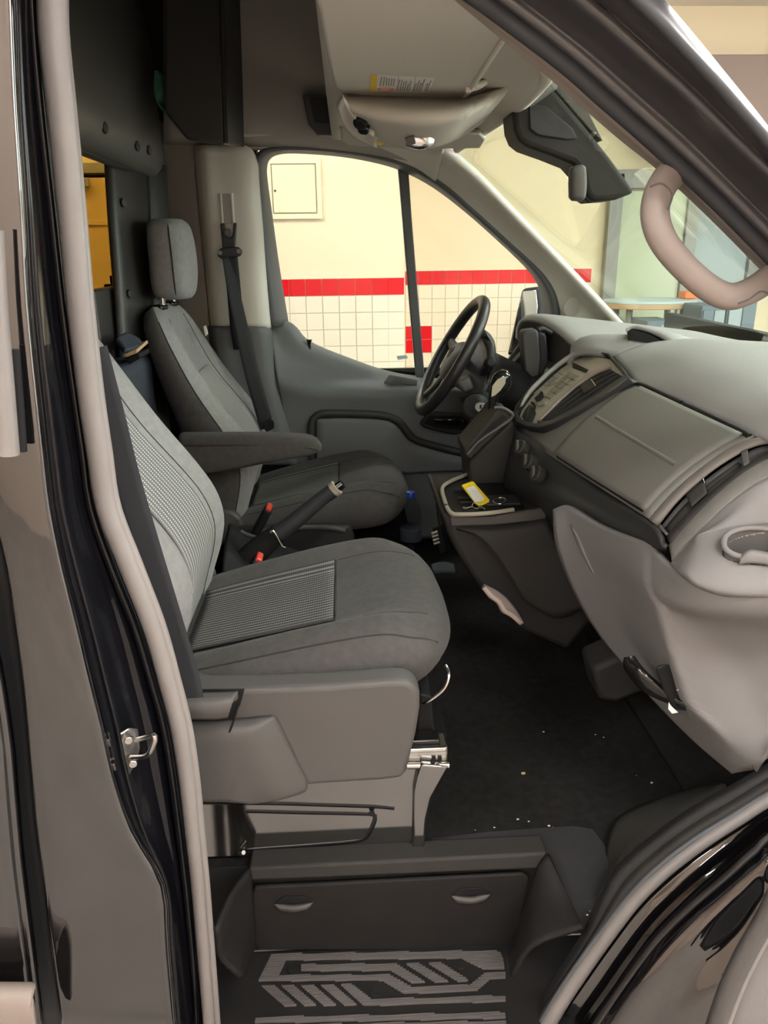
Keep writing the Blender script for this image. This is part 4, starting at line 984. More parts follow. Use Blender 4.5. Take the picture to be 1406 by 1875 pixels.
    if armrest:
        # padded armrest on the inboard side, with seam
        ya, yb = 2.035, 2.115
        prof = VL([(335, 792), (400, 793), (470, 794), (540, 797), (575, 803), (588, 816), (584, 832), (560, 842), (480, 851), (400, 862), (352, 856)], (ya))
        rows = []
        xs_a = [p.x for p in prof]
        x0, x1 = V(325, 800, ya).x, V(588, 816, ya).x
        for i in range(30):
            t = i/29; x = x0+(x1-x0)*t
            up = [(0, 1.240), (.5, 1.236), (.8, 1.230), (.93, 1.222), (.98, 1.21), (1, 1.195)]
            dn = [(0, 1.125), (.3, 1.135), (.6, 1.155), (.85, 1.170), (.95, 1.178), (1, 1.19)]
            zt1, zb1 = smooth1(up, t), smooth1(dn, t)
            hw = .042*smooth1([(0, 1), (.8, 1), (.95, .85), (1, .55)], t)
            row = []
            for k in range(32):
                a = 2*math.pi*k/32
                row.append((x, (ya+yb)/2+hw*sgp(math.cos(a), .5), (zt1+zb1)/2+(zt1-zb1)/2*sgp(math.sin(a), .6)))
            rows.append(row)
        ar = grid('armrest', rows, M['fabric_dark'], s, wrap=True, cap=True)
        pts = [Vec((x0+(x1-x0)*t, ya-.0015+.004*t*t, smooth1([(0, 1.215), (.5, 1.212), (.9, 1.20), (1, 1.188)], t))) for t in [i/20*.97 for i in range(21)]]
        tube('armrest_seam', pts, 0.0022, M['seam'], ar, 6, 30)
    return s

ps = seat('passenger_seat_unit', 'grey cloth passenger seat nearest the open doorway', 1.395, 0.0, False, True)
ds = seat('driver_seat_unit', 'grey cloth driver seat with headrest and inboard armrest', 2.385, -0.055, True, True)

# ---- base of the passenger seat
sh = [(330, 1262), (440, 1262), (600, 1256), (715, 1247), (742, 1248), (760, 1256), (769, 1272), (769, 1300), (762, 1345), (744, 1416), (736, 1427), (700, 1431), (562, 1440), (515, 1459), (480, 1466), (400, 1468), (330, 1468)]
YS = 1.085
prism('side_shield', VL(sh, YS), (0, 0.05, 0), M['shield'], ps, 0.010, 4)
loft('shield_top', [VL([(330, 1262), (440, 1263), (600, 1257), (715, 1249), (752, 1256)], YS+.004), VL([(330, 1246), (440, 1248), (600, 1246), (700, 1240), (748, 1248)], YS+.05), VL([(330, 1225), (440, 1240), (600, 1244), (700, 1238), (746, 1246)], YS+.10)], 20, 8, M['shield'], ps, 0.006)
loft('shield_bulge', [VL([(330, 1322, YS), (440, 1318, YS), (492, 1312, YS), (506, 1318, YS), (540, 1388, YS), (562, 1440, YS), (520, 1458, YS)]), VL([(330, 1342, YS-.022), (430, 1341, YS-.022), (454, 1345, YS-.022), (466, 1360, YS-.022), (490, 1410, YS-.022), (512, 1456, YS-.018), (498, 1462, YS-.012)]), VL([(330, 1400, YS-.024), (400, 1400, YS-.024), (420, 1402, YS-.024), (430, 1410, YS-.024), (445, 1435, YS-.024), (470, 1464, YS-.018), (470, 1466, YS-.014)]), VL([(330, 1466, YS-.022), (390, 1466, YS-.022), (405, 1466, YS-.022), (415, 1466, YS-.022), (430, 1467, YS-.022), (450, 1468, YS-.018), (455, 1468, YS-.014)])], 34, 20, M['shield'], ps, 0.008)
lev = loft('recline_lever', [VL([(320, 1275, YS-.055), (400, 1274, YS-.055), (436, 1272, YS-.052)]), VL([(320, 1286, YS-.075), (395, 1285, YS-.075), (428, 1280, YS-.07)]), VL([(320, 1300, YS-.078), (390, 1300, YS-.078), (420, 1296, YS-.072)]), VL([(320, 1310, YS-.07), (388, 1311, YS-.07), (416, 1308, YS-.065)])], 16, 12, M['shield'], ps, 0.012)
prism('lever_recess', VL([(320, 1262), (448, 1260), (440, 1290), (426, 1316), (320, 1330)], YS-.004), (0, -0.002, 0), M['black'], ps, 0.001)
tube('shield_gap', VL([(436, 1290), (424, 1330), (402, 1380), (370, 1420)], YS-.024), 0.0018, M['black'], ps, 6, 20)
for sd in (0,):
    box_pts = [(350, 1440), (760, 1395), (772, 1400), (768, 1430), (764, 1480), (764, 1560), (440, 1570), (372, 1572)]
    sb = prism('seat_box', VL(box_pts, 1.135), (0, 0.46, 0), M['paint_box'], ps, 0.004)
    fl_ = [(771, 1400), (822, 1404), (808, 1430), (790, 1462), (781, 1500), (777, 1558), (755, 1560), (756, 1500), (757, 1450), (762, 1425)]
    prism('front_flange', VL(fl_, 1.122), (0, 0.014, 0), M['paint_box'], sb, 0.004, 3)
    for pth in ([(372, 1470), (500, 1471), (600, 1474), (690, 1477), (722, 1480)], [(450, 1485), (560, 1488), (660, 1490), (684, 1492), (686, 1502), (672, 1532), (655, 1540), (600, 1546), (440, 1558)], [(440, 1562), (560, 1560), (690, 1552)]):
        tube('pressed_bead', VL(pth, 1.135), 0.0042, M['paint_jamb'], sb, 8, 50, flat=0.35)
    disc('bolt_hole', V(681, 1488, 1.130), (0, -1, 0), 0.005, 0.003, M['black'], sb, 12)
    tube('box_drain', VL([(438, 1561, 1.13), (446, 1561, 1.12)]), 0.004, M['steel'], sb, 8)
rl_ = box('seat_rail', (V(820, 1378, 1.14).x-.18, 1.16, V(800, 1378, 1.15).z), (0.36, 0.045, 0.040), M['steel'], ps, 0.004)
box('rail_upper', (V(806, 1362, 1.14).x-.175, 1.158, V(800, 1358, 1.15).z), (0.35, 0.032, 0.018), M['blackgloss'], ps, 0.003)
box('rail_lip', (V(818, 1372, 1.13).x-.178, 1.135, V(800, 1370, 1.135).z), (0.355, 0.012, 0.008), M['chrome'], ps, 0.002)
for a in (794, 805): box('rail_hole', V(a, 1389, 1.136), (0.007, 0.004, 0.007), M['black'], rl_, 0)
tube('rail_rod', VL([(745, 1402, 1.13), (822, 1401, 1.13)]), 0.006, M['steel'], ps, 8)
tube('adjuster_bar', VL([(816, 1218, 1.18), (822, 1235, 1.16), (812, 1262, 1.15), (780, 1286, 1.15), (770, 1284, 1.2)]), 0.0028, M['steel'], ps, 6, 24)
prism('base_side', VL([(768, 1270), (790, 1275), (795, 1340), (820, 1352), (760, 1360)], 1.18), (0, 0.35, 0), M['black'], ps, 0.004)
# ---- base of the driver seat
prism('seat_box', VL([(470, 1040), (760, 1010), (740, 1120), (470, 1160)], 2.14), (0, 0.46, 0), M['black'], ds, 0.004)
tube('side_lever', VL([(470, 972), (530, 967), (600, 966), (632, 972)], 2.10), 0.008, M['shield'], ds, 8, 20, flat=0.7)
prism('side_shield', VL([(430, 965), (640, 962), (650, 985), (630, 1040), (430, 1060)], 2.11), (0, 0.03, 0), M['dark'], ds, 0.008)
prism('care_tag', VL([(372, 598), (376, 596), (380, 612), (376, 616)], 2.47), (0, 0.012, 0), M['paper'], ds, 0.0005)
# buckles
def buckle(par, pts, w, Yc):
    A, B = V(*pts[0], Yc), V(*pts[1], Yc)
    d = (B-A).normalized(); sd_ = Vec((0, 1, 0)); up_ = d.cross(sd_).normalized()
    rot = Matrix((sd_, up_, d)).transposed()
    b_ = box('buckle', (A+B)/2, (w, 0.024, (B-A).length), M['black'], par, 0.006, rot, 3)
    box('buckle_button', B+d*0.002, (w*.92, 0.016, 0.012), M['red'], b_, 0.004, rot, 3)
buckle(ds, ((468, 975), (492, 930)), 0.05, 2.06)
buckle(ps, ((452, 1060), (474, 1022)), 0.045, 1.68)
# ---- passenger belt
pb = thing('passenger_seat_belt', 'black belt webbing hanging along the near door seal', 'seat belt', V(350, 1270, 1.02))
ribbon('webbing', VL([(168, 640, 1.03), (200, 760, 1.03), (228, 870, 1.03), (262, 985, 1.025), (302, 1115, 1.02), (340, 1240, 1.015), (350, 1290, 1.01)]), [Vec((1, .25, .25)), Vec((1, .2, .3)), Vec((1, .15, .3))], 0.040, 0.0015, M['webbing'], pb, 40)
# ---- driver belt with height adjuster
db_ = thing('driver_seat_belt', 'black driver seat belt with guide loop on the pillar', 'seat belt', V(480, 790, 2.5))
prism('adjuster_slide', VL([(403, 410), (411, 408), (414, 432), (421, 436), (426, 430), (428, 407), (433, 408), (430, 452), (408, 456)], 2.585), (0, 0.014, 0), M['rubber'], db_, 0.004, 3)
disc('adjuster_button', V(418, 426, 2.583), (0, -1, 0), 0.012, 0.006, M['seal_dark'], db_, 16, 0.002)
lp = VL([(398, 462), (404, 455), (420, 452), (436, 452), (443, 459), (441, 468), (434, 471), (420, 473), (406, 475), (399, 470)], 2.575)
prism('guide_loop', lp, (0, 0.016, 0), M['rubber'], db_, 0.005, 3)
for a, b in ((403, 463), (437, 460)): disc('loop_rivet', V(a, b, 2.574), (0, -1, 0), 0.007, 0.003, M['seal'], db_, 12)
ribbon('webbing_rear', VL([(422, 470, 2.57), (428, 530, 2.575), (434, 600, 2.58), (440, 640, 2.59)]), Vec((1, 0.1, 0)), 0.044, 0.0015, M['webbing'], db_, 20)
ribbon('webbing_front', VL([(416, 470, 2.565), (428, 535, 2.55), (444, 610, 2.53), (463, 690, 2.52), (484, 765, 2.51), (490, 785, 2.51)]), [Vec((.5, .8, 0)), Vec((1, .3, .1)), Vec((1, .15, .1)), Vec((1, .1, .1))], 0.048, 0.0015, M['webbing'], db_, 40)
tg = prism('tongue', VL([(482, 772), (498, 765), (502, 776), (500, 786), (488, 792), (482, 784)], 2.50), (0, 0.008, 0), M['blackgloss'], db_, 0.003)
prism('tongue_blade', VL([(486, 789), (499, 784), (502, 792), (488, 797)], 2.502), (0, 0.003, 0), M['chrome'], db_, 0.001)
# ---- parking brake between the seats
pbk = thing('parking_brake', 'black parking brake lever with chrome button between the seats', 'brake lever', V(450, 1030, 1.86))
tube('lever_grip', VL([(500, 985, 1.86), (545, 950, 1.86), (585, 916, 1.86), (612, 896, 1.86)]), [(0, .024), (.5, .021), (.85, .019), (1, .020)], M['rubber'], pbk, 16, 24)
tube('grip_collar', VL([(610, 898, 1.86), (617, 892, 1.86)]), 0.0205, M['silver'], pbk, 16)
tube('button', VL([(615, 894, 1.86), (627, 885, 1.86)]), 0.0135, M['chrome'], pbk, 14)
tube('lever_stem', VL([(440, 1040, 1.86), (475, 1005, 1.86), (510, 976, 1.86)]), [(0, .036), (.5, .033), (1, .026)], M['carpet'], pbk, 12, 16)
tube('boot_clip', VL([(494, 978, 1.80), (500, 973, 1.82), (516, 1000, 1.79), (522, 1003, 1.79)]), 0.003, M['steel'], pbk, 6, 16)
tb_ = thing('brake_tunnel', 'black moulded tunnel cover under the parking brake', 'tunnel cover', V(450, 1080, 1.86))
loft('cover', [VL([(420, 960, 2.02), (470, 985, 2.02), (560, 1015, 2.02)]), VL([(415, 985, 1.94), (450, 1010, 1.94), (540, 1040, 1.94)]), VL([(410, 1010, 1.80), (450, 1040, 1.78), (520, 1070, 1.78)]), VL([(405, 1060, 1.74), (440, 1100, 1.72), (500, 1120, 1.72)])], 16, 12, M['black'], tb_, 0.01)
tube('wire_clip', VL([(441, 972, 1.93), (452, 978, 1.93), (472, 984, 1.93)]), 0.004, M['shield'], tb_, 6, 12)

# ================================================================ DASHBOARD
dash = thing('dashboard', 'charcoal and grey dashboard across the cab below the windshield', 'dashboard', (0.75, 1.86, 0.95))
def stn(tab):
    """stations: list of (Y, x, z)"""
    return [Vec((x, y, z)) for y, x, z in tab]
# top pad on the passenger side
YS_ = [1.83, 1.72, 1.62, 1.47, 1.30, 1.15, 1.05, 0.99]
frontA = VL([(1125, 656, 1.83), (1150, 686, 1.72), (1168, 706, 1.63), (1230, 734, 1.47), (1300, 764, 1.30), (1375, 797, 1.15), (1418, 812, 1.08), (1450, 815, 1.03)])
def row(xs, zs): return [Vec((x, y, z)) for x, y, z in zip(xs, YS_, zs)]
loft('top_pad', [
    frontA,
    row([.672, .672, .664, .660, .657, .655, .650, .645], [1.470, 1.464, 1.456, 1.455, 1.455, 1.450, 1.440, 1.425]),
    row([.73, .73, .715, .71, .71, .705, .70, .69], [1.486, 1.488, 1.487, 1.487, 1.485, 1.478, 1.468, 1.45]),
    row([.82, .82, .81, .80, .80, .79, .78, .76], [1.492, 1.500, 1.503, 1.502, 1.498, 1.488, 1.475, 1.455]),
    row([.97, .96, .95, .93, .92, .90, .87, .84], [1.480, 1.492, 1.498, 1.498, 1.492, 1.480, 1.465, 1.445]),
    row([1.11, 1.10, 1.09, 1.06, 1.02, .98, .93, .90], [1.465, 1.468, 1.470, 1.468, 1.462, 1.455, 1.445, 1.43])], 44, 36, M['dash_top'], dash, 0.012)
# fascia plane: rear facing slope with the glove box door
def fas(y, t, h=0.0):
    """point on the fascia, t=0 top .. 1 bottom, h proud of it"""
    k = (y-1.13)/(1.62-1.13)
    x0, z0 = .628, 1.428
    x1 = .476+(.450-.476)*k; z1 = 1.300+(1.270-1.300)*k
    bul = 0.014*4*t*(1-t)
    nx, nz = -.64, .77
    return Vec((x0+(x1-x0)*t+nx*(h+bul), y, z0+(z1-z0)*t+nz*(h+bul)))
ys_f = [1.95, 1.85, 1.74, 1.62, 1.47, 1.30, 1.20, 1.15, 1.132]
grid('fascia', [[fas(y, t) for y in ys_f] for t in [i/14 for i in range(15)]], M['glove'], dash, 0.012, 0)
gl0, gl1 = 1.615, 1.150
def gl_outline(y, t): return y
glv = grid('glove_box_door', [[fas(y, t, 0.007) for y in [gl0+(gl1-gl0)*j/24 - (0.028*max(0, 1-t*5) if j == 0 else 0) for j in range(25)]] for t in [0.035+0.94*i/20 for i in range(21)]], M['glove'], dash, 0.008, 0)
tube('pressed_line', [fas(1.58-.40*i/12, .50+.04*i/12, .0085) for i in range(13)], 0.0050, M['glove'], glv, 8, 24)
for pth in ([(1.6165, .10), (1.617, .4), (1.617, .7), (1.610, .93), (1.59, .985)], [(1.59, .985), (1.45, .987), (1.30, .987), (1.155, .985)]):
    tube('door_gap', [fas(y, t, .0060) for y, t in pth], 0.0022, M['black'], glv, 6, 30)
lt = [fas(1.262, .90, .0085), fas(1.20, .905, .0085), fas(1.19, .955, .0085), fas(1.252, .95, .0085)]
lo_ = ring_prism('latch', lt, [l.lerp(sum(lt, Vec())/4, .22) for l in lt], (-.0012, 0, .0015), M['dark2'], glv, 0.0004)
# dark gap above the glove box
tube('glove_gap', [fas(y, t, .0065) for y, t in ((1.60, .42), (1.615, .22), (1.618, .06), (1.60, .012), (1.47, .004), (1.30, .004), (1.16, .01), (1.135, .02))], 0.0050, M['black'], dash, 8, 50)
# lower dark band under the fascia
loft('lower_band', [VL([(945, 788, 1.86), (985, 812, 1.72), (1014, 834, 1.64), (1100, 898, 1.40), (1188, 953, 1.14), (1212, 984, 1.085)]), VL([(935, 830, 1.86), (975, 850, 1.70), (1012, 878, 1.60), (1100, 930, 1.37), (1186, 975, 1.14), (1214, 994, 1.08)]), VL([(925, 880, 1.88), (970, 895, 1.72), (1012, 916, 1.56), (1100, 961, 1.35), (1184, 992, 1.14), (1222, 1004, 1.075)]), VL([(930, 950, 1.95), (985, 965, 1.82), (1040, 985, 1.68), (1110, 1000, 1.46), (1184, 1010, 1.22), (1226, 1020, 1.13)])], 36, 22, M['dark'], dash, 0.008)
# climate knobs on the dark recess
for a, b, yk in ((962, 824, 1.755), (977, 850, 1.69), (992, 872, 1.63)):
    c = V(a, b, yk)
    kn = disc('climate_knob', c, (-.85, -.2, .45), 0.019, 0.022, M['dark2'], dash, 20, 0.003)
    tube('knob_blade', [c+Vec((-.022, -.006, .026)), c+Vec((-.02, -.006, -.005))], 0.004, M['shield'], kn, 6)
tube('chrome_accent', VL([(997, 853, 1.70), (999, 862, 1.70), (999, 876, 1.70)]), 0.0012, M['chrome'], dash, 6, 8)

# ---- centre stack, laid out on the fascia slope
SN = Vec((-.15, 0, .175)).normalized(); SP = Vec((.455, 0, 1.285))
def PS(x, y, h=0.0):
    d = ray(x, y); p0 = SP+SN*h
    return EYE+d*((p0-EYE).dot(SN)/d.dot(SN))
Z2 = lambda a, b: (940+a/6.39, 640+b/6.39)
O = [(947, 768), (951, 752), (968, 730), (992, 705), (1022, 678), (1052, 655), (1088, 651), (1124, 658), (1145, 680), (1161, 702), (1112, 738), (1065, 766), (1021, 787), (995, 794), (971, 791), (953, 782)]
I_ = [(954, 765), (958, 754), (973, 733), (996, 708), (1025, 682), (1054, 659), (1087, 655), (1120, 661), (1138, 682), (1152, 698), (1106, 731), (1061, 758), (1019, 779), (995, 786), (974, 783), (960, 776)]
stack = ring_prism('stack_bezel', [PS(a, b, .004) for a, b in O], [PS(a, b, .004) for a, b in I_], SN*.020, M['dark'], dash, 0.004)
prism('stack_face', [PS(a, b, .010) for a, b in I_], SN*.006, M['silver'], stack, 0.001)
prism('stack_lower_face', [PS(a, b, .0155) for a, b in [(956, 764), (961, 752), (970, 741), (979, 748), (982, 758), (974, 779), (965, 777)]], SN*.002, M['dark2'], stack, 0.001)
loft('stack_blade', [[PS(*p, .022) for p in ((955, 745), (975, 718), (1010, 684), (1040, 661), (1057, 653))], [PS(*p, .034) for p in ((953, 744), (970, 714), (1004, 680), (1034, 656), (1057, 641))], [PS(*p, .024) for p in ((951, 746), (966, 716), (1000, 682), (1030, 659), (1052, 648))]], 20, 8, M['dash_top'], stack, 0.003)
prism('card_slot', [PS(*Z2(a, b), .0165) for a, b in ((690, 150), (878, 238), (850, 275), (695, 215))], SN*.0012, M['black'], stack, 0.0005)
def quad_cells(c, nu, nv, gap):
    (a, b, d, e) = [Vec((*q, 0)) for q in c]      # TL, TR, BR, BL
    def at(u, v): return a.lerp(b, u).lerp(e.lerp(d, u), v)
    for i in range(nu):
        for j in range(nv):
            u0, u1, v0, v1 = (i+gap)/nu, (i+1-gap)/nu, (j+gap)/nv, (j+1-gap)/nv
            yield [at(u0, v0), at(u1, v0), at(u1, v1), at(u0, v1)]
for q in quad_cells([(1044, 681), (1064, 690), (1007, 732), (996, 727)], 2, 5, .07):
    prism('button', [PS(p.x, p.y, .016) for p in q], SN*.003, M['button'], stack, 0.0008)
for q in quad_cells([(1028, 675), (1041, 681), (990, 722), (976, 722)], 1, 6, .05):
    prism('button', [PS(p.x, p.y, .016) for p in q], SN*.002, M['silver'], stack, 0.0006)
prism('button', [PS(*Z2(a, b), .018) for a, b in ((405, 415), (420, 390), (480, 345), (500, 348), (495, 375), (430, 425))], SN*.003, M['button'], stack, 0.0008)
prism('button', [PS(*Z2(a, b), .016) for a, b in ((270, 645), (330, 605), (390, 622), (375, 650), (310, 670))], SN*.003, M['button'], stack, 0.0008)
prism('button', [PS(*Z2(a, b), .017) for a, b in ((120, 770), (175, 665), (200, 660), (165, 790), (140, 805))], SN*.002, M['dark2'], stack, 0.0006)
prism('broken_hole', [PS(*Z2(a, b), .0185) for a, b in ((245, 570), (300, 525), (320, 485), (345, 500), (355, 555), (320, 595), (270, 610))], SN*.0008, M['black'], stack, 0)
prism('broken_hole', [PS(*Z2(a, b), .0185) for a, b in ((205, 610), (240, 615), (265, 660), (255, 710), (235, 715), (240, 670), (212, 650))], SN*.0008, M['black'], stack, 0)
# centre vent
vo = [(330, 838), (450, 715), (560, 602), (730, 455), (900, 335), (1030, 270), (1130, 232), (1312, 338), (1160, 455), (1000, 560), (850, 650), (700, 728), (570, 790), (450, 828)]
prism('vent_cavity', [PS(*Z2(a, b), .0165) for a, b in vo], SN*.001, M['black'], stack, 0)
prism('vent_frame_strip', [PS(*Z2(a, b), .0165) for a, b in ((280, 850), (440, 680), (640, 500), (880, 300), (1120, 185), (1150, 215), (1030, 268), (900, 333), (730, 453), (560, 600), (450, 713), (335, 838))], SN*.006, M['vent_pink'], stack, 0.0015)
tube('vent_rim', [PS(*Z2(a, b), .022) for a, b in ((285, 855), (450, 838), (570, 800), (700, 740), (850, 660), (1000, 570), (1160, 465), (1320, 345))], 0.0022, M['shield'], stack, 8, 40)
for k in range(4):
    f_ = (k+0.6)/4.4
    A_ = [(330, 838), (560, 602), (900, 335), (1130, 232)]; B_ = [(430, 832), (700, 728), (1000, 560), (1312, 338)]
    pts = [PS(*Z2(a[0]+(b[0]-a[0])*f_, a[1]+(b[1]-a[1])*f_), .0185) for a, b in zip(A_, B_)]
    ribbon('vent_slat', pts, SN*0.6+Vec((0, 1, 0)), 0.010, 0.0015, M['dark2'], stack, 20)
prism('vent_tab', [PS(*Z2(a, b), .021) for a, b in ((790, 430), (910, 350), (965, 440), (830, 520))], SN*.004, M['dark2'], stack, 0.001)
tube('vent_tab_edge', [PS(*Z2(a, b), .0265) for a, b in ((908, 352), (930, 380), (962, 430))], 0.0012, M['chrome'], stack, 6)

# ---- side vent by the door
e0 = [(1190, 953, 1.128), (1235, 902, 1.13), (1290, 855, 1.13), (1345, 818, 1.13), (1385, 804, 1.12), (1430, 800, 1.11)]
e1 = [(1204, 963, 1.115), (1243, 916, 1.115), (1296, 869, 1.115), (1345, 836, 1.115), (1385, 816, 1.11), (1430, 810, 1.10)]
g0 = [(1222, 983, 1.085), (1258, 944, 1.085), (1303, 903, 1.085), (1352, 864, 1.085), (1388, 842, 1.08), (1430, 824, 1.08)]
g1 = [(1228, 1000, 1.070), (1264, 958, 1.070), (1308, 913, 1.070), (1356, 873, 1.070), (1392, 850, 1.068), (1430, 834, 1.066)]
h1 = [(1232, 1028, 1.045), (1268, 988, 1.045), (1322, 934, 1.045), (1370, 896, 1.045), (1402, 878, 1.042), (1430, 868, 1.04)]
sv = loft('side_vent_frame', [VL(e0), VL([((a+c)/2, (b+d)/2, (Y+W)/2-.004) for (a, b, Y), (c, d, W) in zip(e0, e1)]), VL(e1)], 30, 8, mat('taupe vent surround', (0.15, 0.135, 0.12), 0.5), dash, 0.006)
loft('vent_cavity', [[p+Vec((.004, 0, -.003)) for p in VL(e1)], [p+Vec((.03, 0, -.028)) for p in VL([((a+c)/2, (b+d)/2, (Y+W)/2) for (a, b, Y), (c, d, W) in zip(e1, g0)])], [p+Vec((.004, 0, -.003)) for p in VL(g0)]], 30, 10, M['dark'], sv, 0.003)
loft('vent_rim', [VL(g0), VL([((a+c)/2, (b+d)/2, (Y+W)/2-.004) for (a, b, Y), (c, d, W) in zip(g0, g1)]), VL(g1)], 30, 8, M['dark2'], sv, 0.005)
loft('end_cap_strip', [VL(g1), VL([((a+c)/2, (b+d)/2, (Y+W)/2-.003) for (a, b, Y), (c, d, W) in zip(g1, h1)]), VL(h1)], 30, 10, M['glove'], dash, 0.008)
for k in range(3):
    f_ = (k+.7)/3.4
    pts = [p+Vec((.008, 0, -.006)) for p in VL([(a+(c-a)*f_, b+(d-b)*f_, Y+(W-Y)*f_) for (a, b, Y), (c, d, W) in zip(e1[:4], g0[:4])])]
    ribbon('vent_slat', pts, Vec((-.3, 1, .3)), 0.009, 0.0015, M['dark2'], sv, 20)
E1, G0 = cr_seg(VL(e1), 12), cr_seg(VL(g0), 12)
def ve(t, f, h=0.0):
    """point in the vent mouth: t along, f across, h proud"""
    k = max(0, min(len(E1)-1.001, t*(len(E1)-1))); i = int(k)
    return E1[i].lerp(E1[i+1], k-i).lerp(G0[i].lerp(G0[i+1], k-i), f)+SN*h+Vec((.004, 0, -.003))*(h <= 0)
def ve_patch(nm, t0, t1, f0, f1, h, m_, th=0.003):
    return grid(nm, [[ve(t0+(t1-t0)*a/6, f0+(f1-f0)*b/4, h) for a in range(7)] for b in range(5)], m_, sv, th, 0)
ve_patch('vent_tab', .25, .37, .12, .88, .001, M['dark2'])
tube('vent_tab_edge', [ve(.37, .15, .004), ve(.373, .4, .004)], 0.0012, M['chrome'], sv, 6)
ve_patch('vent_blank', .02, .24, .22, .95, -.003, M['dark2'])
ve_patch('vent_end_piece', -.0, .02, .05, .95, .001, M['shield'])
ve_patch('vent_bridge', .66, .72, .0, 1.0, .002, M['shield'])

# ---- lower grey panels
L = [
 [(1015, 932, 1.46), (1022, 1000, 1.45), (1058, 1090, 1.42), (1100, 1160, 1.38), (1150, 1222, 1.32), (1200, 1280, 1.25), (1270, 1350, 1.15), (1345, 1413, 1.05)],
 [(1042, 926, 1.43), (1062, 990, 1.39), (1098, 1070, 1.34), (1138, 1140, 1.29), (1178, 1200, 1.24), (1220, 1262, 1.18), (1282, 1338, 1.10), (1352, 1411, 1.03)],
 [(1100, 960, 1.31), (1122, 1025, 1.26), (1146, 1082, 1.23), (1172, 1148, 1.19), (1198, 1210, 1.155), (1232, 1270, 1.11), (1292, 1332, 1.06), (1362, 1409, 1.01)],
 [(1184, 992, 1.14), (1184, 1062, 1.095), (1206, 1114, 1.062), (1222, 1170, 1.055), (1242, 1230, 1.05), (1264, 1288, 1.045), (1315, 1336, 1.02), (1375, 1406, 1.0)],
 [(1196, 1000, 1.12), (1194, 1066, 1.082), (1213, 1112, 1.056), (1231, 1170, 1.052), (1251, 1230, 1.05), (1273, 1288, 1.043), (1322, 1337, 1.019), (1379, 1405, .998)],
 [(1226, 1030, 1.05), (1228, 1094, 1.022), (1242, 1118, 1.04), (1266, 1170, 1.045), (1290, 1230, 1.045), (1308, 1285, 1.035), (1347, 1340, 1.012), (1390, 1400, .985)],
 [(1290, 1074, .965), (1295, 1112, .97), (1310, 1136, 1.01), (1340, 1182, 1.035), (1358, 1232, 1.038), (1372, 1285, 1.022), (1388, 1340, 1.0), (1405, 1388, .975)],
 [(1430, 1084, .928), (1430, 1122, .94), (1430, 1150, .99), (1430, 1192, 1.01), (1430, 1237, 1.01), (1430, 1290, 1.0), (1430, 1330, .99), (1430, 1362, .97)],
 [(1580, 1080, .915), (1580, 1118, .925), (1580, 1146, .96), (1580, 1188, .97), (1580, 1230, .97), (1580, 1270, .97), (1580, 1300, .965), (1580, 1325, .955)]]
lp_ = loft('knee_panel', [VL(r) for r in L], 54, 54, M['dash_low'], dash, 0.012)
loft('knee_panel_inset', [VL([(1045, 960, 1.41), (1060, 1000, 1.385), (1085, 1048, 1.35)]), VL([(1060, 985, 1.38), (1072, 1015, 1.36), (1088, 1050, 1.34)])], 12, 4, M['dash_low'], lp_, 0.004)
tube('panel_rib', VL([(1150, 1085, 1.222), (1165, 1120, 1.203), (1180, 1160, 1.182), (1200, 1215, 1.15)]), [(0, .004), (.3, .007), (1, .007)], M['dash_low'], lp_, 8, 16)
# map pocket with glossy black pull, white paper inside
pocket = prism('map_pocket', VL([(1198, 1222), (1208, 1216), (1228, 1216), (1250, 1262), (1262, 1288), (1250, 1300), (1232, 1298), (1212, 1262)], 1.066), (0.004, -0.004, 0), M['black'], lp_, 0.002)
tube('pocket_pull', VL([(1152, 1202, 1.13), (1158, 1222, 1.12), (1180, 1248, 1.10), (1210, 1270, 1.085), (1240, 1286, 1.065), (1256, 1290, 1.055)]), [(0, .010), (.2, .020), (.5, .020), (.8, .013), (1, .007)], M['blackgloss'], lp_, 14, 30, up=(0.5, 1, 0.6), flat=0.5)
prism('paper_scrap', VL([(1224, 1285), (1228, 1292), (1241, 1304), (1230, 1306), (1223, 1298)], 1.050), (0, -.001, 0), M['paper'], lp_, 0)
prism('paper_scrap', VL([(1238, 1264), (1248, 1257), (1249, 1262)], 1.055), (0, -.001, 0), M['paper'], lp_, 0)
prism('panel_foot', VL([(1378, 1406), (1408, 1366), (1412, 1378), (1386, 1416)], .985), (0, .02, 0), M['shield'], lp_, 0.002)
# corner piece with cup holder
s0 = [(1232, 1027, 1.045), (1262, 998, 1.03), (1282, 982, 1.012), (1340, 968, 1.01), (1430, 958, 1.01), (1480, 956, 1.01)]
s1 = [(1232, 1030, 1.035), (1258, 1020, .995), (1285, 1018, .975), (1340, 1030, .955), (1430, 1042, .945), (1480, 1044, .945)]
s2 = [(1230, 1032, 1.03), (1254, 1050, .972), (1284, 1068, .948), (1336, 1081, .932), (1430, 1085, .925), (1480, 1085, .925)]
s3 = [(1232, 1034, 1.04), (1256, 1058, .985), (1286, 1078, .96), (1338, 1092, .945), (1430, 1096, .94), (1480, 1096, .94)]
cs = loft('corner_shelf', [VL(s0), VL(s1), VL(s2), VL(s3)], 150, 90, M['dash_low'], dash, 0.004)
loft('corner_wall', [VL([(a, b, Y) for a, b, Y in h1]+[(1480, 850, 1.04)]), VL([(1236, 1026, 1.04), (1270, 990, 1.03), (1315, 960, 1.025), (1360, 930, 1.025), (1410, 915, 1.025), (1440, 910, 1.025), (1490, 905, 1.025)]), VL([(1236, 1027, 1.043), (1262, 998, 1.03), (1282, 982, 1.012), (1330, 970, 1.01), (1380, 963, 1.01), (1430, 958, 1.01), (1490, 955, 1.01)])], 34, 12, M['dash_low'], dash, 0.006)
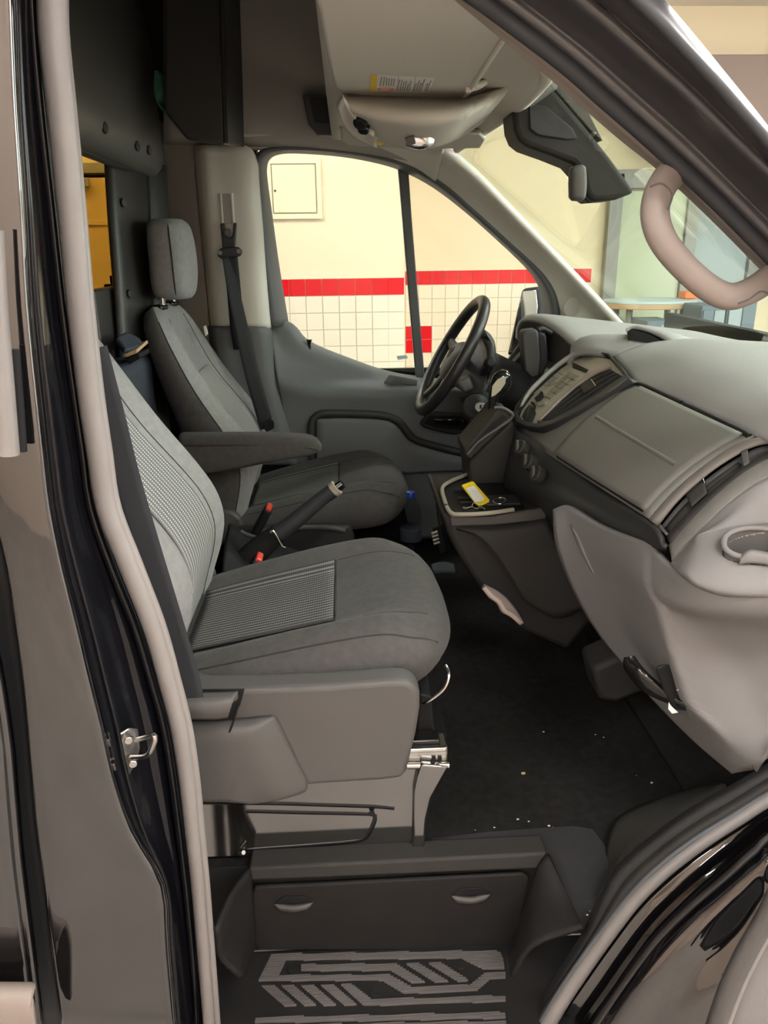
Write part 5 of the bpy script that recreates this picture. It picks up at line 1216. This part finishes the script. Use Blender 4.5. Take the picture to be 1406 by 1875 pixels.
# cup holder: rim, well and lip
cc = V(1392, 1000, 0.975)
rimp = VL([(1326, 1000, .968), (1330, 986, .980), (1346, 976, .99), (1372, 971, .995), (1405, 973, .998), (1440, 980, 1.0), (1455, 1000, .98), (1440, 1022, .955), (1405, 1026, .950), (1372, 1026, .952), (1345, 1020, .956), (1330, 1010, .962)])
rimp = [p+Vec((-.002, -.001, .004)) for p in rimp]
ch = tube('cup_rim', rimp, 0.0042, M['dash_low'], dash, 8, 48, up=(0, 0, 1), closed=True)
c_ = sum(rimp, Vec())/len(rimp)
ip = cr(rimp, 40, True)
grid('cup_well', [[c_+(p-c_)*k+Vec((0, 0, dz_)) for p in ip+[ip[0]]] for k, dz_ in ((1.0, .0), (.98, -.012), (.94, -.035), (.88, -.055), (.80, -.062), (.3, -.064), (.02, -.064))], M['shield'], ch, 0.0)
# open the shelf above the well
bm_c = bmesh.new(); bm_c.from_mesh(cs.data)
oc0 = org(cs); pol = [(p.x, p.y) for p in ip]
def inside(x, y):
    r = False
    for (x0, y0), (x1, y1) in zip(pol, pol[1:]+pol[:1]):
        if (y0 > y) != (y1 > y) and x < x0+(x1-x0)*(y-y0)/(y1-y0): r = not r
    return r
bmesh.ops.delete(bm_c, geom=[f for f in bm_c.faces if inside(*(f.calc_center_median()+oc0).xy)], context='FACES')
bm_c.to_mesh(cs.data); bm_c.free()
loft('cup_lip', [VL([(1350, 1024, .955), (1366, 1010, .96), (1385, 1009, .96), (1430, 1020, .955)]), VL([(1356, 1026, .945), (1370, 1014, .945), (1388, 1014, .945), (1430, 1026, .94)]), VL([(1352, 1032, .948), (1370, 1030, .945), (1388, 1031, .945), (1430, 1038, .94)])], 16, 8, M['dash_low'], ch, 0.004)

# ---- driver side hood, instrument cluster and the centre top
loft('cluster_hood', [stn([(2.64, .58, 1.41), (2.56, .565, 1.455), (2.46, .56, 1.488), (2.3, .565, 1.500), (2.15, .577, 1.487), (2.03, .60, 1.455), (1.95, .625, 1.425)]), stn([(2.64, .60, 1.425), (2.56, .59, 1.470), (2.46, .59, 1.500), (2.3, .60, 1.508), (2.15, .61, 1.496), (2.03, .63, 1.465), (1.95, .65, 1.435)]),
    stn([(2.65, .72, 1.435), (2.56, .72, 1.465), (2.46, .72, 1.487), (2.3, .73, 1.494), (2.15, .735, 1.486), (2.03, .74, 1.462), (1.93, .75, 1.445)]), stn([(2.66, .97, 1.43), (2.56, .98, 1.445), (2.46, 1.0, 1.452), (2.3, 1.03, 1.458), (2.15, 1.05, 1.456), (2.03, 1.07, 1.455), (1.9, 1.09, 1.455)])], 36, 24, M['dash_top'], dash, 0.014)
box('cluster_face', (.66, 2.32, 1.40), (0.02, 0.46, 0.17), M['black'], dash, 0.01)
box('cluster_pod', (.64, 2.36, 1.28), (0.10, 0.58, 0.16), M['dark'], dash, 0.02)
loft('centre_top', [VL([(1040, 668, 2.02), (1057, 652, 1.98), (1090, 650, 1.90), (1126, 657, 1.83)]), VL([(1050, 640, 2.04), (1075, 628, 1.99), (1110, 630, 1.93), (1150, 645, 1.84)]), VL([(1075, 622, 2.06), (1110, 615, 2.02), (1150, 618, 1.96), (1200, 636, 1.84)]), [(1.10, 2.06, 1.45), (1.11, 2.0, 1.46), (1.115, 1.92, 1.465), (1.11, 1.80, 1.468)]], 24, 20, M['dash_top'], dash, 0.01)
# small clock display pod
pod = prism('display_face', VL([(1147, 604, 1.90), (1160, 602, 1.90), (1190, 612, 1.87), (1215, 627, 1.83), (1236, 648, 1.80), (1240, 670, 1.80), (1165, 672, 1.86), (1152, 650, 1.90)]), (0.02, 0.012, 0), M['dark'], dash, 0.003)
loft('display_hood', [VL([(1146, 606, 1.895), (1160, 600, 1.895), (1192, 609, 1.865), (1220, 625, 1.82), (1247, 655, 1.78)]), VL([(1147, 603, 1.92), (1172, 597, 1.915), (1212, 606, 1.88), (1244, 620, 1.83), (1274, 655, 1.78)]), VL([(1158, 606, 2.02), (1200, 607, 2.0), (1246, 617, 1.95), (1285, 630, 1.90), (1316, 655, 1.84)]), VL([(1165, 625, 2.06), (1210, 625, 2.04), (1255, 632, 2.0), (1292, 645, 1.94), (1318, 665, 1.86)])], 24, 16, M['dash_top'], dash, 0.006)
for a, b in ((1194, 634.5), (1196.5, 635), (1199, 635.6), (1201.5, 636.2)): box('clock_digit', V(a, b+1, 1.835), (0.0024, 0.001, 0.006), M['led'], pod, 0)
box('clock_digit', V(1213.5, 641, 1.82), (0.0012, 0.001, 0.007), M['led'], pod, 0)

# ---- lower console and gear panel
con = prism('console_body', VL([(806, 936), (830, 944), (930, 942), (1003, 928), (1060, 960), (1092, 1040), (1090, 1128), (1040, 1192), (950, 1152), (880, 1080), (846, 1030), (822, 985)], 1.70), (0, 0.34, 0), M['dark2'], dash, 0.014, 3)
loft('console_cheek', [VL([(836, 968, 1.692), (900, 968, 1.690), (1000, 950, 1.690)]), VL([(880, 985, 1.680), (940, 990, 1.675), (1010, 975, 1.675)]), VL([(925, 1040, 1.672), (985, 1060, 1.668), (1050, 1050, 1.668)]), VL([(960, 1100, 1.676), (1020, 1130, 1.672), (1075, 1110, 1.672)])], 16, 14, M['dark2'], con, 0.012)
prism('console_strip', VL([(824, 944), (900, 946), (994, 931), (1000, 936), (1000, 950), (996, 953), (900, 962), (826, 964)], 1.690), (0, 0.012, 0), M['shield'], con, 0.003)
bpy.context.view_layer.update()
ztr = V(830, 942, 1.70).z+0.004
tr_ = [(862, 866), (826, 881), (809, 893), (812, 914), (824, 941), (850, 944), (900, 941), (960, 932), (996, 925), (960, 880), (930, 862)]
prism('tray_floor', [VZ(a, b, ztr) for a, b in tr_], (0, 0, -0.004), M['black'], con, 0.001)
tube('tray_rim', [VZ(a, b, ztr+.006) for a, b in ((864, 865), (826, 881), (810, 893), (813, 914), (825, 939), (850, 942), (900, 939), (940, 933))], 0.0055, M['silver'], con, 8, 40)
for a, b in ((830, 905), (842, 928)):
    tube('coin_slot_edge', [VZ(a, b-8, ztr+.004), VZ(a+30, b-8, ztr+.004), VZ(a+34, b+6, ztr+.004), VZ(a+8, b+6, ztr+.004)], 0.003, M['dark2'], con, 6, 16)
tube('socket_ring', [VZ(915+12*math.cos(t*.52), 917+6*math.sin(t*.52), ztr+.006) for t in range(13)], 0.0022, M['chrome'], con, 8, 30)
box('socket_panel', VZ(915, 916, ztr+.003), (0.09, 0.07, 0.006), M['dark'], con, 0.002)
col_ = prism('stack_column', VL([(858, 842), (938, 768), (952, 785), (972, 860), (985, 935), (866, 930)], 1.93), (0, 0.17, 0), M['dark2'], dash, 0.010, 3)
gp = prism('gear_panel', VL([(850, 822), (916, 744), (930, 750), (938, 768), (862, 842), (852, 836)], 1.90), (0, 0.13, 0), M['dark2'], dash, 0.006, 3)
tube('gear_panel_trim', VL([(856, 832), (880, 806), (936, 766), (930, 752), (915, 746), (905, 747)], 1.897), 0.0042, M['shield'], gp, 8, 30)
prism('gear_slot', VL([(860, 820), (900, 776), (918, 760), (928, 764), (866, 824)], 1.898), (0, -0.002, 0), M['black'], gp, 0.001)
prism('console_bracket', VL([(1085, 1225), (1150, 1195), (1185, 1240), (1192, 1262), (1130, 1288), (1098, 1284)], 1.45), (0, 0.1, 0), M['dark2'], dash, 0.012)

# ================================================================ STEERING
wc = V(826, 652, 2.37)
wu = Vec((.50, 0, .866)); wv = Vec((0, 1, 0)); wn = Vec((-.866, 0, .50))
sw = thing('steering_wheel', 'black leather steering wheel in front of the driver seat', 'steering wheel', wc)
tube('rim', [wc+wu*(.186*math.cos(a))+wv*(.186*math.sin(a)) for a in [2*math.pi*i/48 for i in range(48)]], 0.0175, M['wheel'], sw, 14, None, up=wn, closed=True)
hubrows = []
for i in range(9):
    t = i/8*math.pi/2
    hubrows.append([wc-wn*.045+wn*(.055*math.sin(t))+wu*(-.012+.075*math.cos(t)**.6*sgp(math.cos(a), .7))+wv*(.085*math.cos(t)**.6*sgp(math.sin(a), .7)) for a in [2*math.pi*k/28 for k in range(28)]])
hub = grid('hub', hubrows, M['dark'], sw, wrap=True, cap=True)
disc('emblem', wc+wn*.008+wu*.01, wn, 0.022, 0.003, M['blackgloss'], hub, 20, 0.001)
for ang in (80, -80, 152, -152):
    a = math.radians(ang); dd = wu*math.cos(a)+wv*math.sin(a)
    tube('spoke', [wc-wn*.02+dd*.06, wc-wn*.012+dd*.13, wc+dd*.185], [(0, .026), (.5, .020), (1, .014)], M['wheel'], sw, 10, 12, up=wn, flat=0.45)
tube('column_boot', [wc-wn*.035, wc-wn*.10], [(0, .055), (1, .062)], M['dark'], sw, 18, 8)
sc_ = thing('steering_column', 'dark grey steering column shroud with stalk and ignition lock', 'steering column', V(880, 745, 2.3))
loft('shroud', [VL([(868, 605, 2.40), (880, 608, 2.25), (890, 622, 2.2)]), VL([(885, 612, 2.45), (900, 630, 2.22), (898, 650, 2.17)]), VL([(850, 660, 2.30), (892, 690, 2.17), (890, 715, 2.15)]), VL([(830, 705, 2.30), (860, 725, 2.17), (880, 735, 2.15)])], 16, 16, M['dark'], sc_, 0.02)
tube('shroud_core', [wc-wn*.06, wc-wn*.14, wc-wn*.24], [(0, .072), (.5, .078), (1, .085)], M['dark'], sc_, 18, 10)
prism('shroud_lower', VL([(835, 700), (858, 690), (868, 712), (850, 720)], 2.16), (0.02, 0.08, 0), M['shield'], sc_, 0.008)
tube('stalk', VL([(880, 690, 2.22), (890, 676, 2.14), (897, 664, 2.09)]), [(0, .010), (.5, .012), (1, .017)], M['blackgloss'], sc_, 12, 16)
disc('stalk_tip', V(897, 665, 2.085), (0, -1, 0.3), 0.015, 0.02, M['black'], sc_, 16, 0.006)
ig = disc('ignition_housing', V(878, 744, 2.10), (-.6, -.75, .1), 0.034, 0.04, M['dark'], sc_, 24, 0.008)
disc('ignition_lock', V(880, 745, 2.040), (-.45, -.88, .1), 0.0145, 0.008, M['steel'], ig, 24, 0.002)
box('key_slot', V(879, 745, 2.030), (0.002, 0.004, 0.010), M['black'], ig, 0)
loft('shroud_skirt', [VL([(845, 728, 2.18), (868, 760, 2.12), (880, 775, 2.10)]), VL([(870, 720, 2.12), (892, 755, 2.08), (895, 772, 2.08)]), VL([(895, 722, 2.12), (910, 745, 2.10), (912, 765, 2.10)])], 12, 10, M['black'], sc_, 0.02)
gk = thing('gear_lever', 'black gear lever knob with shiny inset beside the wheel', 'gear lever', V(905, 750, 1.97))
krows = []
kp = VL([(903, 752, 1.97), (905, 735, 1.97), (912, 715, 1.97), (918, 698, 1.97), (922, 685, 1.97), (924, 677, 1.97)])
tube('knob', kp, [(0, .014), (.25, .018), (.5, .026), (.75, .0275), (.9, .021), (1, .008)], M['blackgloss'], gk, 18, 24, flat=0.75)
prism('knob_inset', VL([(899, 727), (901, 707), (910, 695), (919, 690), (926, 690), (925, 702), (916, 715), (906, 724)], 1.944), (0, -0.002, 0), M['silver'], gk, 0.0008)
tube('knob_collar', VL([(900, 750, 1.97), (914, 748, 1.97)]), 0.007, M['chrome'], gk, 8)
tube('lever_shaft', VL([(903, 752, 1.97), (896, 775, 1.97)]), 0.010, M['black'], gk, 8)
# dark upright device mounted by the cluster, driver side vent
dv = thing('mounted_device', 'dark upright handheld device mounted beside the instrument hood', 'device', V(980, 690, 2.10))
prism('device_body', VL([(955, 616), (959, 606), (980, 603), (986, 606), (990, 660), (988, 688), (973, 693), (961, 680)], 2.08), (0.0, 0.05, 0), M['dark'], dv, 0.006, 3)
prism('device_edge', VL([(984, 606), (1000, 614), (1005, 662), (994, 688), (987, 690), (988, 655)], 2.085), (0.0, 0.045, 0), M['black'], dv, 0.005)
tube('device_clip', VL([(984, 605, 2.09), (993, 602, 2.1), (1008, 610, 2.12)]), 0.007, M['black'], dv, 8, 10)
vd = thing('driver_vent', 'dark driver side air vent with thin beige trim lines', 'vent', V(930, 690, 2.5))
prism('vent_body', VL([(912, 700), (925, 668), (948, 636), (975, 614), (1000, 640), (990, 690), (950, 720)], 2.52), (0.03, 0.08, 0), M['dark'], vd, 0.008)
tube('vent_trim', VL([(914, 690), (928, 664), (950, 634), (972, 614)], 2.512), 0.0045, M['shield'], vd, 8, 20)
tube('vent_trim', VL([(925, 685), (938, 664), (958, 642), (968, 634)], 2.508), 0.0055, M['silver'], vd, 8, 20)

# ================================================================ OVERHEAD FITTINGS
# near sun visor with warning label
zv = 1.993
vs_ = thing('sun_visor', 'passenger sun visor folded up, with yellow and white warning label', 'sun visor', (0.1, 1.25, zv))
vpts = [VZ(a, b, zv) for a, b in ((574, -14), (583, 20), (604, 130), (612, 160), (626, 172), (660, 175), (835, 182), (850, 178), (866, 158), (925, 66), (955, 18), (968, -14))]
prism('visor_panel', vpts, (0, 0, 0.018), M['liner'], vs_, 0.006, 3)
tube('visor_edge', [VZ(a, b, zv) for a, b in ((846, 182), (866, 156), (925, 66), (955, 18))], 0.005, M['trim'], vs_, 8, 24)
tube('visor_arm', [V(852, 164, 1.60), V(875, 158, 1.60), V(886, 150, 1.60)], 0.006, M['trim'], vs_, 8, 12)
Z6 = lambda a, b: (660+a/8.7875, 120+b/8.7875)
lab = prism('warning_label', [VZ(*Z6(a, b), zv-.0006) for a, b in ((165, 150), (1190, 207), (1088, 432), (150, 412))], (0, 0, 0.0005), M['paper'], vs_, 0)
prism('label_yellow', [VZ(*Z6(a, b), zv-.0009) for a, b in ((165, 150), (275, 156), (255, 412), (150, 412))], (0, 0, .0002), M['warn_yellow'], lab, 0)
def bar(p0, p1, w, m_):
    A, B = VZ(*Z6(*p0), zv-.0010), VZ(*Z6(*p1), zv-.0010)
    d = (B-A).normalized(); s = Vec((d.y, -d.x, 0))*w
    prism('label_line', [A-s, A+s, B+s, B-s], (0, 0, .0002), m_, lab, 0)
for p0, p1 in (((338, 185), (318, 335)), ((385, 185), (365, 335)), ((425, 200), (408, 330)), ((465, 210), (448, 332)), ((508, 212), (485, 335)), ((548, 212), (525, 338)),
               ((630, 230), (590, 408)), ((670, 235), (635, 408)), ((705, 260), (670, 410)), ((742, 250), (705, 412)), ((770, 290), (745, 412)), ((810, 250), (780, 412)),
               ((895, 285), (855, 415)), ((950, 240), (890, 418)), ((980, 280), (925, 418)), ((1035, 225), (960, 420)), ((1080, 290), (1035, 415)), ((1135, 245), (1065, 425))):
    bar(p0, p1, 0.0011, M['ink'])
for x0 in (612, 885): bar((x0+5, 175), (x0-45, 425), 0.0004, M['ink'])
tube('label_ellipse', [VZ(*Z6(408+130*math.cos(t), 380+26*math.sin(t)), zv-.001) for t in [2*math.pi*i/24 for i in range(24)]], 0.0009, M['ink_red'], lab, 6, None, up=(0, 0, 1), closed=True)
tube('label_line', [VZ(*Z6(300, 382), zv-.001), VZ(*Z6(515, 382), zv-.001)], 0.001, M['ink_red'], lab, 6)
# overhead console
oc = thing('overhead_console', 'beige overhead console bowl with map lamp and knob', 'overhead console', V(760, 268, 1.86))
K = [
 [VZ(a, b, 1.994) for a, b in ((628, 176), (680, 178), (760, 180), (840, 181), (892, 172), (930, 160))],
 VL([(636, 192, 1.60), (690, 205, 1.58), (765, 212, 1.57), (835, 208, 1.58), (878, 196, 1.62), (915, 180, 1.70)]),
 VL([(652, 210, 1.68), (705, 232, 1.66), (770, 240, 1.65), (825, 234, 1.66), (862, 216, 1.70), (898, 200, 1.78)]),
 VL([(662, 222, 1.76), (712, 248, 1.72), (770, 254, 1.70), (818, 248, 1.72), (852, 230, 1.78), (888, 212, 1.86)]),
 VL([(690, 242, 1.86), (725, 262, 1.82), (775, 268, 1.80), (812, 262, 1.82), (846, 246, 1.90), (880, 222, 1.98)])]
loft('console_bowl', K, 36, 24, M['liner'], oc, 0.01)
# lamp recess at the left: dark slot with knob
loft('lamp_recess', [VL([(628, 176, 1.54), (645, 205, 1.62), (668, 232, 1.70), (692, 250, 1.80)]), VL([(622, 186, 1.56), (634, 212, 1.66), (656, 240, 1.76), (686, 262, 1.86)]), VL([(618, 196, 1.58), (628, 225, 1.70), (652, 252, 1.80), (690, 268, 1.90)])], 16, 10, M['liner'], oc, 0.008)
prism('lamp_lens', VL([(644, 186), (656, 204), (652, 210), (643, 196)], 1.625), (0, -.004, -.002), M['paper'], oc, 0.001)
prism('lamp_lens', VL([(672, 232), (686, 240), (684, 250), (668, 236)], 1.70), (0, -.004, -.002), M['paper'], oc, 0.001)
disc('console_knob', V(662, 214, 1.665), (-.2, -.6, -.75), 0.014, 0.022, M['black'], oc, 20, 0.005)
disc('console_knob', V(668, 226, 1.695), (-.2, -.6, -.75), 0.012, 0.022, M['blackgloss'], oc, 20, 0.005)
tube('knob_ring', [V(662+11*math.cos(t), 222+9*math.sin(t), 1.66) for t in (2.6, 2.0, 1.4, .8, .3)], 0.0014, M['chrome'], oc, 6, 12)
ml = tube('map_lamp', VL([(742, 256, 1.675), (760, 254, 1.675), (778, 255, 1.675), (793, 258, 1.68)]), [(0, .012), (.3, .019), (.7, .018), (1, .008)], M['chrome'], oc, 16, 20, flat=0.6)
prism('map_lamp_switch', VL([(741, 252), (758, 247), (761, 262), (745, 266)], 1.652), (0, -.003, -.002), M['shield'], ml, 0.001)
# far sun visor
fv = thing('sun_visor', 'driver sun visor folded up beyond the overhead console', 'sun visor', V(700, 265, 2.3), None)
prism('visor_panel', [V(622, 222, 2.16), V(628, 212, 2.12), V(700, 238, 2.06), V(880, 246, 2.08), V(890, 256, 2.14), V(880, 272, 2.24), V(760, 274, 2.26), V(640, 268, 2.26), V(624, 258, 2.24)], (0.0, 0.02, 0.016), M['liner'], fv, 0.006, 3)
prism('visor_sticker', VL([(680, 256), (702, 262), (700, 267), (679, 264)], 2.10), (0, -.001, 0), M['warn_yellow'], fv, 0)
tube('header_hook', VL([(862, 152, 1.60), (874, 156, 1.59), (888, 150, 1.60)]), 0.006, M['trim'], liner, 8, 10)
# sensor housing and mirror at the windshield
sh_ = thing('sensor_housing', 'dark grey sensor housing at the top centre of the windshield', 'housing', V(1090, 368, 1.86))
hpts = [(938, 196), (975, 168), (1004, 150), (1040, 192), (1080, 240), (1120, 290), (1165, 352), (1128, 366), (1090, 369), (1078, 362), (1071, 345), (1066, 318), (1050, 300), (1010, 284), (965, 268), (950, 256), (942, 236)]
prism('housing_body', VL(hpts, 1.80), (0, 0.12, 0), M['dark2'], sh_, 0.012, 3)
prism('housing_side_rib', VL([(968, 188), (1000, 196), (1048, 236), (1056, 254), (1040, 256), (985, 248), (970, 236)], 1.797), (0, -.004, 0), M['dark'], sh_, 0.002)
prism('ribbed_cover', VL([(1002, 148), (1014, 142), (1073, 196), (1104, 258), (1082, 240)], 1.815), (0, 0.09, 0), mat('ribbed grey cover', (0.16, 0.155, 0.14), 0.7, bump=1.0, bscale=350), sh_, 0.002)
mr = thing('rear_view_mirror', 'small silver rear view mirror hanging from the sensor housing', 'mirror', V(1060, 370, 1.85))
tube('mirror_shell', VL([(1056, 303), (1057, 318), (1057, 350), (1055, 368)], 1.76), [(0, .010), (.1, .017), (.9, .017), (1, .010)], M['shield'], mr, 16, 20, flat=1.0, e=0.7)
prism('mirror_shell_body', VL([(1046, 306), (1062, 304), (1072, 316), (1074, 342), (1066, 360), (1050, 369), (1044, 360)], 1.78), ray(1058, 336)*0.19, M['shield'], mr, 0.008, 3)
prism('mirror_glass', VL([(1042, 308), (1046, 305), (1049, 366), (1045, 366)], 1.775), ray(1045, 336)*0.20, M['chrome'], mr, 0.001)
tube('mirror_arm', VL([(1068, 336, 1.85), (1080, 336, 1.85)]), 0.011, M['black'], mr, 10)
tube('mirror_tab', VL([(1066, 360, 1.80), (1074, 364, 1.80), (1079, 370, 1.80)]), 0.003, M['black'], mr, 6, 8)
# grab handle on the near pillar
gh = thing('pillar_grab_bar', 'pinkish grey grab handle on the passenger windshield pillar', 'grab handle', V(1300, 560, 1.0))
hp_ = VL([(1252, 300, 1.02), (1222, 326, 1.0), (1203, 362, .985), (1200, 402, .975), (1216, 444, .97), (1252, 488, .97), (1296, 526, .97), (1334, 543, .975), (1370, 534, .985), (1406, 512, 1.0), (1430, 494, 1.02)])
tube('grip', hp_, [(0, .020), (.15, .0185), (.5, .0165), (.85, .0175), (1, .021)], M['handle'], gh, 16, 60, up=(0, 1, 0), flat=0.75)
for pts in ([(1190, 342), (1212, 336), (1231, 356), (1222, 384)], [(1352, 556), (1372, 548), (1392, 534), (1410, 538)]):
    tube('cap_seam', VL(pts, .957), 0.0012, M['shield'], gh, 6, 14)

# ================================================================ SMALL THINGS
kt = thing('key_tag', 'yellow key tag with white insert and keys in the console tray', 'key tag', VZ(870, 920, ztr+.004))
def TG(a, b, h): return V(a, b, 1.775-(b-905)*.0022-h)
Z9 = lambda a, b: (780+a/5.861, 840+b/5.861)
prism('tag_body', [TG(*Z9(a, b), 0) for a, b in ((382, 300), (395, 290), (490, 255), (510, 262), (680, 455), (675, 470), (610, 500), (560, 508), (530, 490))], (0, 0.0, 0.004), M['yellow'], kt, 0.001)
prism('tag_insert', [TG(*Z9(a, b), .006) for a, b in ((428, 320), (515, 292), (625, 430), (605, 455), (520, 468))], (0, -.001, .0012), M['paper'], kt, 0.0004)
disc('tag_hole', TG(*Z9(458, 298), .004), (0, -.7, .7), 0.0025, 0.001, M['black'], kt, 10)
tube('key_ring', [TG(*Z9(540+45*math.cos(t), 500+32*math.sin(t)), .006) for t in [2*math.pi*i/20 for i in range(20)]], 0.001, M['silver_key'], kt, 6, None, up=(0, -.7, .7), closed=True)
prism('key', [VZ(*Z9(a, b), ztr+.004) for a, b in ((390, 525), (410, 518), (425, 530), (490, 515), (500, 522), (430, 540), (400, 540))], (0, 0, .002), M['silver_key'], kt, 0.0005)
prism('key', [VZ(*Z9(a, b), ztr+.006) for a, b in ((560, 520), (590, 512), (640, 540), (625, 548))], (0, 0, .003), M['silver_key'], kt, 0.0005)
# water bottle behind the seats' gap
wb = thing('water_bottle', 'clear plastic water bottle with blue cap in the driver foot well', 'bottle', V(752, 985, 2.25))
b0 = V(752, 930, 2.25); sc = 1.0
def lathe(nm, prof, m_, par, c):
    rows = [[c+Vec((r*math.cos(2*math.pi*k/20), r*math.sin(2*math.pi*k/20), z)) for k in range(20)] for r, z in prof]
    return grid(nm, rows, m_, par, wrap=True, cap=True)
lathe('bottle_body', [(.028, -.13), (.032, -.12), (.031, -.09), (.0325, -.07), (.031, -.05), (.0325, -.03), (.032, -.01), (.026, .012), (.015, .03), (.012, .036)], M['bottle'], wb, b0)
lathe('bottle_cap', [(.0135, .034), (.014, .036), (.014, .052), (.012, .054)], M['blue'], wb, b0)
lathe('bottle_label', [(.0335, -.105), (.0337, -.100), (.0337, -.068), (.0335, -.063)], M['navy'], wb, b0)
# pedal with cream pads
pd = thing('pedal', 'dark pedal with four cream pad strips', 'pedal', V(800, 1010, 2.12))
prism('pedal_plate', VL([(790, 968), (808, 962), (820, 1010), (806, 1016)], 2.12), (0.02, 0.05, 0), M['black'], pd, 0.004)
tube('pedal_arm', VL([(802, 920, 2.14), (806, 955, 2.14), (814, 990, 2.14)]), 0.008, M['dark'], pd, 8, 10)
for k in range(4):
    tube('pad_strip', VL([(790+k*1.4, 977+k*6.3), (801+k*1.4, 973+k*6.3)], 2.115), 0.0036, M['pad_cream'], pd, 8)
tag(loft('blue_rag', [VL([(790, 1035, 1.95), (810, 1030, 1.95), (832, 1034, 1.95)]), VL([(792, 1042, 1.9), (812, 1040, 1.92), (834, 1042, 1.9)]), VL([(796, 1048, 1.86), (814, 1047, 1.87), (834, 1048, 1.86)])], 12, 8, mat('slate blue plastic', (0.05, 0.065, 0.085), 0.6), None, 0.006), 'slate blue strip lying on the floor behind the passenger seat front', 'strip')
tag(loft('torn_foam', [VL([(884, 1072), (905, 1082), (922, 1094), (938, 1112), (948, 1128), (956, 1143)], 1.655), VL([(886, 1076), (898, 1092), (912, 1102), (920, 1118), (936, 1126), (954, 1142)], 1.60)], 20, 6, M['foam'], None, 0.01), 'torn pinkish insulation showing at the foot of the centre console', 'insulation')
# crumbs and lint on the carpet
cr_ = [(958, 1416), (968, 1504), (1005, 1512), (1012, 1515), (1020, 1516), (930, 1535), (870, 1520), (1105, 1350), (1193, 1433), (1165, 1420), (1090, 1345), (995, 1340), (1246, 1372), (905, 1515), (948, 1500), (1080, 1668), (1075, 1675)]
cme = None
for i, (a, b) in enumerate(cr_):
    p = VZ(a, b, ZF+0.003) if b < 1600 else V(a, b, 1.0)
    s_ = 0.0045 if i == 0 else 0.0012+0.0006*(i % 3)
    c = tag(box('crumb', p, (s_*1.8, s_, s_*.6), M['cardboard'] if i % 3 == 0 else M['paper'], None, 0), 'tiny pale crumb on the black carpet' if i else 'largest tan crumb lying alone on the black carpet', 'crumb', None if i == 0 else 'crumbs on the carpet')
